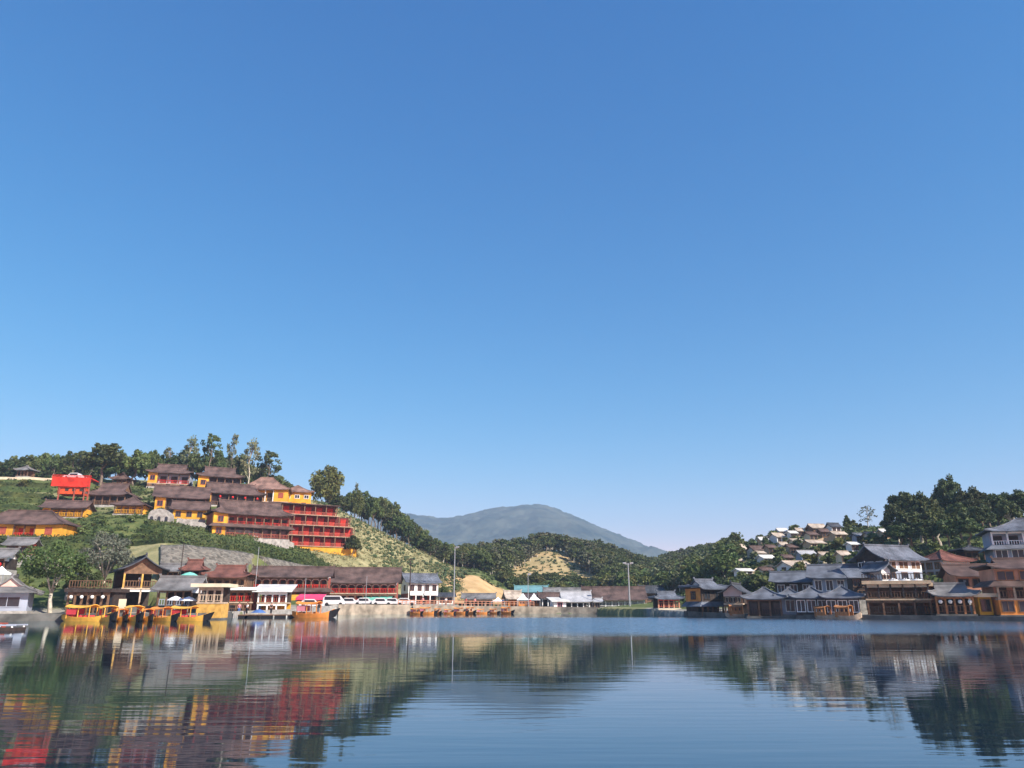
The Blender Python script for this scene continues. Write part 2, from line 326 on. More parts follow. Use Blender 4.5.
# --- head of the lake
H('shed', 'low dark roofed market shed in front of the orange earth slope', 464, 493, 594, 599, 606, 186, 5, 0, 'gable', 'roof_grey', st=[O('dark_wood', 4, post='pale_wood')], cat='shed')
H('stall', 'orange market stall with a grey roof beside the two white tents', 505, 520, 592, 600, 606, 190, 6, 20, 'gable', 'roof_tan', st=[O('orange', 2, post='orange')], cat='stall')
H('stall', 'long orange boarded stall behind the two white tents', 519, 542, 594, 598, 606, 192, 4, 0, 'shedroof', 'roof_brown', st=[W('orange', 4, ww=1.0, wh=0.7)], cat='stall')
H('shed', 'teal tin roofed shed behind the orange stalls', 517, 546, 586, 592, 600, 210, 7, 0, 'gable', 'roof_teal', st=[W('wood', 3)], cat='shed')
H('shed', 'dark open shed between the orange stall and the white box hut', 540, 560, 593, 598, 607, 188, 5, 5, 'gable', 'roof_brown', st=[O('dark_wood', 3, post='white')], cat='shed')
H('hut', 'small white box hut with a pink door at the head of the lake', 550, 566, 598, 602, 609, 180, 4, 15, 'shedroof', 'roof_white', st=[W('white', 1, frame='cloth_pink')], cat='hut')
H('hall', 'open fronted hall with a wide pale grey roof at the head of the lake', 562, 590, 592, 602, 609, 183, 9, 4, 'gable', 'roof_tin', st=[O('dark_wood', 4, post='white')], cat='hall')
H('hall', 'large grey roofed hall rising behind the open fronted hall', 545, 588, 588, 597, 606, 200, 10, 0, 'gable', 'roof_grey', st=[W('wood', 4)], cat='hall')
H('hut', 'small pale hut beside the open fronted hall', 588, 600, 600, 603, 609, 182, 3.5, 5, 'gable', 'roof_tin', st=[W('cream', 2)], cat='hut')
H('market_hall', 'long brown roofed market hall with white columns beside the tall floodlight mast', 584, 645, 587, 600, 607, 194, 11, -3, 'gable', 'roof_brown', st=[V('dark_wood', 9, rail='white', post='white')], cat='market hall')
H('house', 'blue grey roofed house behind the tall floodlight mast', 626, 644, 585, 591, 598, 226, 6, 10, 'gable', 'roof_slate', st=[W('white', 2)])
H('house', 'dark roofed house behind the red lakeside pavilion', 638, 664, 586, 593, 603, 200, 7, 10, 'gable', 'roof_dark', st=[W('wood', 2)])
H('house', 'rust roofed house with a white gable on the wooded slope', 652, 671, 578, 585, 592, 245, 6, 25, 'gable', 'roof_rust', st=[W('white', 3)])
H('lakeside_pavilion', 'red lakeside pavilion with a slate roof on a pale stone plinth', 653, 680, 592, 599, 608, 151, 5, 3, 'xie', 'roof_slate', st=[O('dark_wood', 4, rail='brick_red', post='salmon', beam='red')], cat='pavilion', gable='red', up=0.35)  # dark back wall put in for the shaded interior
# --- the shaded shore; shade is partly put into dark and blue-grey wall colours
H('restaurant', 'dark two storey waterside restaurant with sunlight coloured into its orange end wall', 686, 724, 580, 589, 616, 128, 7, 24, 'xie', 'roof_slate', st=[V('dark_wood', 4, rail='dark_wood', skirt2=1), W('orange', 2, frame='dark_wood', sidefront='dark_wood')], cat='restaurant', gable='white', fnd='quay_dark', up=0.5)  # sunlit end and shaded front are painted as two colours
H('house', 'dark slate house with a pale pink gable above the brown boat', 724, 750, 584, 594, 614, 125, 7, -26, 'gable', 'roof_dark', 'y', st=[O('dark_wood', 3), V('dark_wood', 3, rail='pale_wood')], gable='pink', fnd='quay_dark')
H('lakeside_hut', 'slate hip roofed hut on the waterline, longest of the row of huts', 747, 784, 588, 599, 616, 114, 4.5, -22, 'hip', 'roof_slate', st=[V('dark_wood', 3, rail='dark_wood')], cat='hut', group='slate roofed huts along the shaded shore', fnd='quay_dark', up=0.4)
H('lakeside_hut', 'slate hip roofed hut on the waterline behind the white lantern pole', 780, 801, 588, 598, 615, 113, 3.6, -22, 'hip', 'roof_slate', st=[W('grey_blue', 1, ww=1.1, wh=1.5, frame='white')], cat='hut', group='slate roofed huts along the shaded shore', fnd='quay_dark', up=0.4)
H('lakeside_hut', 'slate hip roofed hut on the waterline with a cream door', 796, 829, 587, 598, 615.5, 110, 4.5, -24, 'hip', 'roof_slate', st=[W('dark_wood', 3, ww=1.0, wh=1.5, frame='white')], cat='hut', group='slate roofed huts along the shaded shore', fnd='quay_dark', up=0.4)
H('lakeside_hut', 'slate hip roofed hut on the waterline behind the pair of brown boats', 826, 860, 586, 598, 616, 107, 4.5, -24, 'hip', 'roof_slate', st=[W('dark_wood', 3, ww=1.0, wh=1.4, frame='white')], cat='hut', group='slate roofed huts along the shaded shore', fnd='quay_dark', up=0.4)
H('house', 'slate roofed house with a gable coloured as sunlit white behind the waterline huts', 775, 815, 572, 582, 596, 131, 8, -30, 'gable', 'roof_slate', st=[W('dark_wood', 3, frame='white')], gable='cream', ov=0.9)  # pale gable for sun, dark walls for shade, both by colour
H('house', 'slate house with shade-blue walls and tall white windows beside the white gabled house', 813, 859, 565, 578, 594, 124, 8, -28, 'gable', 'roof_slate', st=[W('grey_blue', 4, ww=0.9, wh=1.5, frame='white')], gable='dark_wood', ov=0.9)  # bluish shade on the walls is part of their colour
H('house', 'big white house with a slate roof, shade-darkened gable and three wide bright windows', 858, 922, 546, 560, 582, 121, 5.5, 20, 'gable', 'roof_slate', st=[W('grey_blue', 3), W('white', 3, ww=1.9, wh=1.5, frame='white', glass='wood', sidewall='dark_wood', sidewins=3)], gable='dark_wood', ov=0.9)  # gable side coloured dark for the shade on it
H('restaurant', 'long shaded restaurant with two tan balcony fascias on the waterline', 866, 931, 580, 584, 615, 104, 5, -24, 'terrace', 'tan', st=[O('wood', 4, rail='dark_wood', post='wood', beam='wood'), O('wood', 5, rail='wood', post='dark_wood', beam='tan')], cat='restaurant', fnd='quay_dark', ov=0.3)
H('lakeside_pavilion', 'small white gabled pavilion on the roof terrace below the big white house', 868, 889, 568, 576, 583, 112, 3, 20, 'gable', 'roof_slate', 'y', st=[W('white', 2, ww=0.5, wh=0.4)], cat='pavilion', gable='white')
H('lean_to', 'blue grey lean-to house between the waterline huts and the big white house', 848, 870, 569, 578, 600, 113, 4, -8, 'shedroof', 'roof_slate', st=[W('dark_wood', 1), W('dark_wood', 2)], cat='house')
H('annex', 'added orange block for the sunlit end of the long shaded restaurant', 923, 944, 583, 586, 614, 102.5, 3, -8, 'flat', 'pale_wood', st=[O('brown_wood', 2, rail='wood'), W('salmon', 1)], cat='annex', fnd='quay_dark', ov=0.4)  # separate block added to show the restaurant's sunlit orange end
H('house', 'rust roofed house with a white front and shade-blue side, above the salmon house', 918, 971, 551, 561, 580, 123, 5, 16, 'hip', 'roof_rust', st=[W('white', 0, sidewall='grey_blue', sidewins=3), W('white', 0, sidewall='grey_blue', sidewins=3)], up=0.3)  # side wall tinted blue-grey for shade, front left white
H('house', 'salmon walled house with a long purple brown roof behind the lantern pavilion', 944, 1000, 565, 576, 590, 112, 6, -14, 'gable', 'roof_brown', st=[W('salmon', 3, ww=1.2, wh=0.9, frame='wood')], gable='salmon')
H('lakeside_pavilion', 'open waterside pavilion with a swept grey roof and hanging white lanterns', 931, 975, 584, 596, 614, 100, 5, -22, 'xie', 'roof_grey', st=[O('dark_wood', 4, rail='wood', post='brown_wood')], cat='pavilion', up=0.6, gable='roof_grey', fnd='quay_dark')
H('annex', 'sunlit yellow annex with a dark window beside the lantern pavilion', 972, 992, 594, 597, 615, 98.5, 3.5, -8, 'flat', 'cream', st=[W('yellow', 1, ww=1.0, wh=1.4)], cat='annex', fnd='quay_dark')
H('guesthouse', 'orange and brown guesthouse with two tiers of purple brown roof beside the yellow annex', 982, 1066, 559, 568, 615, 98, 7, -18, 'xie', 'roof_brown', st=[W('orange', 4, frame='wood', ww=1.2, wh=1.3), V('salmon', 4, rail='wood', post='pale_wood'), W('salmon', 3, ww=2.2, wh=1.0, frame='brown_wood', skirt=1)], cat='guesthouse', fnd='quay_dark', up=0.5)
H('villa', 'large white villa in shade-blue colour with two tiers of slate roof below the dark trees', 984, 1075, 519, 530, 563, 143, 9, -24, 'hip', 'roof_slate', st=[W('grey_blue', 5, ww=1.5, wh=1.4, frame='white'), V('grey_blue', 5, rail='white', post='white', skirt=1)], cat='villa', up=0.3)  # white walls tinted blue-grey to hold the shade
H('garden_hut', 'dark green roofed hut between the round shrubs and the white villa', 956, 986, 549, 553, 560, 134, 5, -5, 'hip', 'roof_dark', st=[O('dark_wood', 3)], cat='hut')
# --- hotel terraces on the hill
LG = None
H('lodge', 'long yellow lodge with a purple brown roof above the grey shore roofs', -28, 78, 511, 525, 538, 153, 8, 9, 'hip', 'roof_brown', st=[V('yellow', 9, rail='red', solid=(.45, .30), door='red')], cat='lodge')
H('lodge', 'small yellow lodge with dark openings under the red lookout platform', 42, 92, 501, 509, 517, 172, 6, 10, 'gable', 'roof_brown', st=[V('yellow', 5, rail='yellow', solid=(.2, 0), door='wood')], cat='lodge')
H('lodge', 'dark walled lodge with a very wide brown roof under the tiny rooftop pavilion', 87, 139, 484, 496, 505, 190, 10, 8, 'xie', 'roof_brown', st=[V('dark_wood', 5, rail='wood')], cat='lodge', up=0.5)
H('hill_pavilion', 'small brown pavilion with two dark openings above the very wide brown roof', 112, 132, 473, 479, 486, 208, 6, 8, 'hip', 'roof_brown', st=[O('wood', 3, rail='tan')], cat='pavilion', up=0.4)
H('lodge', 'small lodge with four yellow wall bays beside the white arched building', 114, 150, 497, 506, 514, 174, 6, 10, 'hip', 'roof_brown', st=[V('yellow', 4, rail='yellow', door='wood')], cat='lodge')
H('chapel', 'little whitish stone building with three dark arched openings above the tea hedges', 148, 174, 510, 513, 524, 166, 5, 14, 'vault', 'white', st=[dict(t='arch', wall='pale_stone', n=3)], cat='building')
H('hotel_wing', 'yellow walled hotel wing with red balcony, farthest up the hill below the sparse trees', 148, 193, 465, 474, 487, 222, 8, 16, 'xie', 'roof_brown', st=[W('wood', 3, hf=0.3), V('grey_blue', 4, rail='red', solid=(.22, 0), swall='yellow')], cat='hotel wing', group='hotel wings stepped up the hill', up=0.5, gable='yellow')
H('hotel_wing', 'dark fronted hotel wing with a broad brown roof above the white arched building', 155, 206, 487, 499, 511, 205, 8, 22, 'gable', 'roof_brown', st=[V('dark_wood', 5, rail='wood', solid=(.2, 0), swall='yellow')], cat='hotel wing', group='hotel wings stepped up the hill')
H('hotel_wing', 'short lower hotel wing with yellow walls beside the white arched building', 173, 207, 502, 511, 519, 190, 6, 18, 'gable', 'roof_brown', st=[W('yellow', 3, frame='wood')], cat='hotel wing', group='hotel wings stepped up the hill')
H('hotel_wing', 'hotel wing with a yellow end wall and red railing under the tallest tree', 197, 241, 468, 478, 490, 218, 8, 24, 'xie', 'roof_brown', st=[V('dark_wood', 5, rail='red', solid=(.24, 0), swall='yellow')], cat='hotel wing', group='hotel wings stepped up the hill', up=0.5)
H('hotel_wing', 'long dark fronted hotel wing with yellow end wall, middle of three stepped roofs', 196, 263, 484, 495, 506, 206, 8, 30, 'xie', 'roof_brown', st=[V('dark_wood', 7, rail='wood', solid=(.16, 0), swall='yellow')], cat='hotel wing', group='hotel wings stepped up the hill', up=0.5)
H('hotel_wing', 'long two storey hotel wing with red balconies and yellow end bays above the tea hedges', 206, 290, 502, 516, 538, 193, 8, 32, 'xie', 'roof_brown', st=[V('dark_wood', 8, rail='brick_red', solid=(.16, 0), swall='yellow'), V('brick_red', 8, rail='bright_red', solid=(.18, 0), swall='yellow', skirt=1)], cat='hotel wing', group='hotel wings stepped up the hill', up=0.5)
H('hotel_wing', 'broad salmon roofed hotel wing with white columns above the red balconies', 240, 289, 478, 490, 507, 221, 9, 14, 'hip', 'roof_salmon', st=[W('yellow', 4, hf=.45), V('yellow', 5, rail='wood', post='white', solid=(.18, .3), door='dark_wood')], cat='hotel wing', group='hotel wings stepped up the hill')
H('hotel_wing', 'small yellow hotel wing at the end of the terraces beside the bare grass slope', 283, 311, 486, 493, 507, 218, 7, 16, 'hip', 'roof_salmon', st=[W('yellow', 2, hf=.5), W('yellow', 3, ww=1.2, wh=0.9, frame='white')], cat='hotel wing', group='hotel wings stepped up the hill')
H('lookout_pavilion', 'tiny tiered pavilion on the hilltop beside the pale path', 17, 35, 466, 470, 476, 212, 4, 0, 'hip', 'roof_grey', st=[O('wood', 3)], cat='pavilion', up=0.4)
# --- village on the right-hand hill
VG = 'village houses on the terraced hill'
for a in [
 ('white gabled house, lowest on the skyline edge of the village', 733, 746, 544, 549, 556, 226, 5, 24, 'roof_tan', 'white'),
 ('brown roofed house with a bright white end wall near the skyline edge of the village', 747, 767, 546, 551, 557, 222, 6, 28, 'roof_brown', 'white'),
 ('white roofed hut on the skyline next to the brown roofed house', 758, 770, 538, 541, 546, 232, 5, 10, 'roof_white', 'tan'),
 ('brown and white house on the skyline below the two white roofs', 769, 786, 534, 538, 543, 228, 5, 26, 'roof_tan', 'white'),
 ('white roofed house on the skyline, highest of the pale roofs', 776, 788, 529, 532, 537, 236, 5, 14, 'roof_white', 'white'),
 ('bright white cube house on the skyline under the bare twigs', 787, 797, 531, 533, 539, 234, 5, 22, 'roof_white', 'white'),
 ('small tan hut on the skyline between white cube and brown roof', 795, 804, 529, 532, 537, 236, 4, 12, 'roof_tan', 'tan'),
 ('wide tan roofed house at the top of the village', 806, 827, 524, 528, 534, 232, 6, 10, 'roof_tan', 'wood'),
 ('dark roofed house with white walls at the top of the village near the conical tree', 826, 841, 523, 527, 533, 228, 6, 18, 'roof_dark', 'white'),
 ('white house with tan side wall in mid slope above the bluish roof', 757, 775, 555, 558, 566, 195, 5, 24, 'roof_white', 'white'),
 ('narrow white tower house in mid slope of the village', 779, 787, 542, 545, 553, 208, 4, 20, 'roof_tan', 'white'),
 ('long tan house in mid slope behind the big shrub', 803, 825, 540, 543, 551, 205, 5, 14, 'roof_tan', 'tan'),
 ('bluish white roofed house in mid slope, widest of the pale roofs', 796, 816, 553, 557, 562, 184, 5, 10, 'roof_tin', 'grey_blue'),
 ('flat tan roofed house with white gable just above the slate roofs', 777, 813, 562, 567, 574, 165, 6, 18, 'roof_tan', 'white'),
 ('yellow walled house above the big slate roofs', 836, 850, 551, 555, 565, 172, 5, 20, 'roof_tan', 'cream'),
 ('low white terrace house at the foot of the village hedges', 734, 753, 569, 571, 578, 178, 4, 20, 'roof_white', 'white'),
 ('blue grey hut by the conical tree', 852, 863, 534, 537, 543, 200, 4, 14, 'roof_slate', 'grey_blue'),
 ('tan walled house directly below the conical tree', 829, 847, 533, 536, 541, 206, 5, 16, 'roof_tan', 'tan'),
 ('white roofed hut beside the tall dark trees', 878, 892, 530, 533, 539, 205, 4, 10, 'roof_white', 'tan'),
 ('small cream house on the slope under the brown roofed house with white end wall', 752, 765, 551, 553, 560, 210, 4, 18, 'roof_tan', 'cream'),
 ('tan hut just below the white roofed skyline hut', 764, 776, 546, 549, 554, 214, 4, 22, 'roof_brown', 'tan'),
 ('cream house between the bright white cube house and the narrow white tower house', 789, 801, 540, 542, 547, 216, 4, 12, 'roof_tan', 'cream'),
 ('brown roofed cream house between the skyline and the long tan house', 804, 818, 533, 536, 541, 220, 4, 16, 'roof_brown', 'cream'),
 ('dark brown hut between the wide tan roof and the dark roofed house', 818, 829, 530, 533, 538, 222, 4, 14, 'roof_brown', 'wood'),
 ('small tan hut at the village edge above the low white terrace house', 731, 743, 559, 561, 567, 196, 4, 20, 'roof_tan', 'tan'),
 ('cream cottage between the low white terrace house and the flat tan roof', 758, 773, 569, 572, 578, 172, 4, 16, 'roof_brown', 'cream'),
 ('brown roofed cottage left of the bluish roof, above the flat tan roof', 780, 793, 556, 559, 565, 184, 4, 18, 'roof_brown', 'tan'),
 ('cream cottage right of the bluish roof below the long tan house', 818, 831, 554, 557, 563, 182, 4, 14, 'roof_tan', 'cream'),
 ('tiny white shed on the slope between conical tree and yellow walled house', 848, 857, 545, 547, 552, 188, 3, 12, 'roof_white', 'white'),
 ('cream hut under the bare twiggy tree', 864, 876, 534, 537, 542, 200, 4, 12, 'roof_tan', 'cream'),
 ('brown hut in mid slope beside the white tower house', 785, 797, 546, 549, 554, 206, 4, 16, 'roof_brown', 'tan')]:
    lab, pl, pr, pt, pe, pb, D, d, yaw, rm, wl = a
    H('village_house', lab, pl, pr, pt, pe, pb, D, d, yaw, 'gable', rm, st=[W(wl, 2, ww=0.8, wh=0.9)], group=VG, gable=wl, ov=0.45, dz=5, up=0.03)

def solve(s):
    for _ in range(8):
        solve_once(s)
        if s['w'] >= .85 * s['d'] or s['d'] < 2.2 or s['axis'] == 'y': break
        s['d'] *= .82; s['yaw'] *= .9
    return s
def solve_once(s):
    c, sn = math.cos(s['yaw']), math.sin(s['yaw']); pc = (s['pl'] + s['pr']) / 2; d = s['d']; D = s['D']
    Df = D - d / 2 * abs(c)
    zb = P(pc, s['pb'], Df).z; w = (s['pr'] - s['pl']) * D / F; x = P(pc, (s['pe'] + s['pb']) / 2, D).x; zm = P(pc, (s['pe'] + s['pb']) / 2, D).z
    for _ in range(25):
        q = [proj(x + a * w / 2 * c - b * d / 2 * sn, D + a * w / 2 * sn + b * d / 2 * c, zm)[0] for a in (-1, 1) for b in (-1, 1)]
        w = max(1.6, w + (s['pr'] - s['pl'] - max(q) + min(q)) * D / F * 0.6); x += ((s['pl'] + s['pr']) / 2 - (max(q) + min(q)) / 2) * D / F * 0.7
    zt = P(pc, s['pt'], D).z; ze = P(pc, s['pe'], Df - s['ov']).z
    if s['roof'] == 'shedroof': zt = P(pc, s['pt'], D + d / 2).z
    s.update(w=w, x=x, y=D, z=zb, he=max(1.6, ze - zb), hr=max(0.5, zt - ze))
    return s
def slope_hit(px, py, D0, lim=26):
    best = None
    for D in np.arange(D0 - lim, D0 + lim, 0.5):
        p = P(px, py, D)
        if p.z <= ground(p.x, D): return D
    return None
for s in HS:
    if s['cat'] in ('village house', 'house', 'lodge', 'hotel wing', 'building') and (s['n'] in ('village_house', 'lodge', 'hotel_wing', 'chapel')) or s['n'] == 'villa':
        h = slope_hit((s['pl'] + s['pr']) / 2, s['pb'] + 0.5, s['D'])
        if h is not None: s['D'] = h + s['d'] * .35
        if s['cat'] in ('lodge', 'hotel wing'):
            s['pe'] -= 1.3
            if s['gable'] == 'white': s['gable'] = 'wood'
    solve(s)
HOTEL = dict(pl=264, pr=357, pt=503, pe=504.5, pb=546.5, D=196, d=7, yaw=R(30), ov=0.6, roof='flat'); solve(HOTEL)
# level the ground under every house and cut it away in front
for s in HS + [dict(HOTEL, z=HOTEL['z'] - 3.2)]:
    c, sn = math.cos(s['yaw']), math.sin(s['yaw'])
    lx = (XX - s['x']) * c + (YY - s['y']) * sn; ly = -(XX - s['x']) * sn + (YY - s['y']) * c
    fr_ = 7.0 if s['D'] > 150 and s['pb'] > 590 else 3.0
    m = (np.abs(lx) < s['w'] / 2 + 0.9) & (ly > -s['d'] / 2 - fr_) & (ly < s['d'] / 2 + 0.9)
    G[m] = np.minimum(G[m], s['z'] - 0.12)

# ------------------------------------------------------------------ ground sheet
def grid_mesh(name, X, Y, Z, m):
    ni, nj = X.shape; me = bpy.data.meshes.new(name); idx = np.arange(ni * nj).reshape(ni, nj)
    q = np.stack([idx[:-1, :-1], idx[1:, :-1], idx[1:, 1:], idx[:-1, 1:]], -1).reshape(-1, 4)
    me.vertices.add(ni * nj); me.vertices.foreach_set('co', np.stack([X, Y, Z], -1).astype(np.float32).ravel())
    me.loops.add(q.size); me.loops.foreach_set('vertex_index', q.astype(np.int32).ravel())
    me.polygons.add(len(q)); me.polygons.foreach_set('loop_start', np.arange(0, q.size, 4, dtype=np.int32)); me.polygons.foreach_set('loop_total', np.full(len(q), 4, np.int32))
    me.polygons.foreach_set('use_smooth', np.ones(len(q), bool)); me.update(calc_edges=True); me.validate(); me.materials.append(m); return me
def ground_material():
    m = bpy.data.materials.new('ground'); m.use_nodes = True; nt = m.node_tree; n = nt.nodes; l = nt.links; p = n['Principled BSDF']
    p.inputs['Roughness'].default_value = 0.95; p.inputs['Specular IOR Level'].default_value = 0.1
    tc = n.new('ShaderNodeTexCoord'); at_ = n.new('ShaderNodeAttribute'); at_.attribute_name = 'cover'; sep = n.new('ShaderNodeSeparateColor'); l.new(at_.outputs['Color'], sep.inputs[0])
    def ramp(scale, c1, c2, lo=.35, hi=.65, det=6):
        z = n.new('ShaderNodeTexNoise'); z.inputs['Scale'].default_value = scale; z.inputs['Detail'].default_value = det; z.inputs['Roughness'].default_value = 0.65; l.new(tc.outputs['Object'], z.inputs['Vector'])
        r = n.new('ShaderNodeValToRGB'); r.color_ramp.elements[0].color = (*c1, 1); r.color_ramp.elements[1].color = (*c2, 1); r.color_ramp.elements[0].position = lo; r.color_ramp.elements[1].position = hi
        l.new(z.outputs['Fac'], r.inputs[0]); return r.outputs['Color'], z
    g, zn = ramp(0.35, (0.045, 0.075, 0.022), (0.14, 0.155, 0.055)); dry, _ = ramp(0.3, (0.185, 0.18, 0.085), (0.35, 0.31, 0.165)); dirt, _ = ramp(0.25, (0.38, 0.25, 0.115), (0.54, 0.37, 0.19)); sto, _ = ramp(0.6, (0.22, 0.20, 0.17), (0.36, 0.33, 0.28))
    col = g
    for ch, c in ((0, dry), (1, dirt), (2, sto)):
        mx = n.new('ShaderNodeMix'); mx.data_type = 'RGBA'; l.new(sep.outputs[ch], mx.inputs['Factor']); l.new(col, mx.inputs['A']); l.new(c, mx.inputs['B']); col = mx.outputs['Result']
    l.new(col, p.inputs['Base Color']); b = n.new('ShaderNodeBump'); b.inputs['Strength'].default_value = 0.6; b.inputs['Distance'].default_value = 0.3
    z2 = n.new('ShaderNodeTexNoise'); z2.inputs['Scale'].default_value = 1.8; z2.inputs['Detail'].default_value = 5; l.new(tc.outputs['Object'], z2.inputs['Vector']); l.new(z2.outputs['Fac'], b.inputs['Height']); l.new(b.outputs[0], p.inputs['Normal'])
    return m
def blob(px, D, lo, hi, d0, d1, e=10, de=6):
    return np.clip(np.minimum((px - lo) / e, (hi - px) / e) + .5, 0, 1) * np.clip(np.minimum((D - d0) / de, (d1 - D) / de) + .5, 0, 1)
zc = YY * cp + (G - CAMZ) * sp; PX = CX + F * XX / np.maximum(zc, 1); PY = CY - F * ((G - CAMZ) * cp - YY * sp) / np.maximum(zc, 1)
off = YY - np.interp(PX, np.linspace(-400, 1500, 300), [shoreD(p) for p in np.linspace(-400, 1500, 300)])
wob = fbm(XX / 9, YY / 9, 3) * 8; wob2 = fbm(XX / 12 + 50, YY / 12, 3)
dry = np.maximum.reduce([blob(PX + wob, off, 306, 462, 22, 104, 8), blob(PX + wob, off, 118, 168, 36, 58, 6) * 0.9, blob(PX, off, 596, 648, -1, 14, 4, 2) * 0.6, np.clip(wob2 * 2.2 - 0.35, 0, 0.75) * (off > 20)])
clear_ = blob(PX + wob * .8, off, 512, 600, 108, 160, 5, 4); dry = np.maximum.reduce([dry, clear_, blob(PX + wob, off, 728, 862, 34, 112, 8) * np.clip(.5 + wob2, 0, .8)]); dirt = np.maximum(blob(PX + wob, off, 442, 516, 24, 66, 6), clear_ * np.clip(.42 + wob2 * .8, .1, .8))
stone = blob(PX, off, -600, 1600, 0.5, 14, 5, 2) * (1 - blob(PX, off, 598, 646, -5, 14, 4, 2))
cover = np.stack([dry, dirt, stone, np.ones_like(dry)], -1).reshape(-1, 4)
gm = grid_mesh('ground', XX, YY, G, ground_material())
ca = gm.color_attributes.new('cover', 'FLOAT_COLOR', 'POINT'); ca.data.foreach_set('color', cover.astype(np.float32).ravel())
tag(link('ground', gm), kind='structure')

# ------------------------------------------------------------------ far mountain
def mountain():
    D = 2700.0
    ks = [(-300, 560), (100, 545), (330, 530), (385, 512), (405, 514), (430, 516.5), (447, 519.5), (470, 513), (500, 506.5), (520, 504.5), (535, 503.5), (552, 506.5), (580, 517), (610, 531), (640, 544), (668, 553), (700, 566), (800, 590), (1100, 602)]
    kx = [P(a, b, D).x for a, b in ks]; kz = [P(a, b, D).z for a, b in ks]
    x = np.linspace(-2400, 1500, 640); s = np.linspace(-1, 1, 190); X, Sx = np.meshgrid(x, s, indexing='ij')
    h = np.interp(x, kx, kz); kk = np.ones(9) / 9; h = np.convolve(np.pad(h, 4, 'edge'), kk, 'valid')
    prof = np.clip(1 - np.abs(Sx), 0, 1); prof = prof ** 0.9
    Y = D + Sx * 950
    Z = 15 + (h[:, None] - 15) * prof + fbm(X / 210, Y / 210, 5) * 80 * prof * (1 - prof) * 2.2 + fbm(X / 48, Y / 48, 3) * 14 * (prof * (1.15 - prof) * 3).clip(0.25, 1) + fbm(X / 14, Y / 14, 2) * 7
    m = mat('mountain_forest', (0.008, 0.022, 0.022), 0.95, 0, 0.016, 0.0, 0.05, col2=(0.075, 0.085, 0.065), detail=12)
    tag(link('mountain', grid_mesh('mountain', X, Y, Z, m)), kind='structure')
mountain()

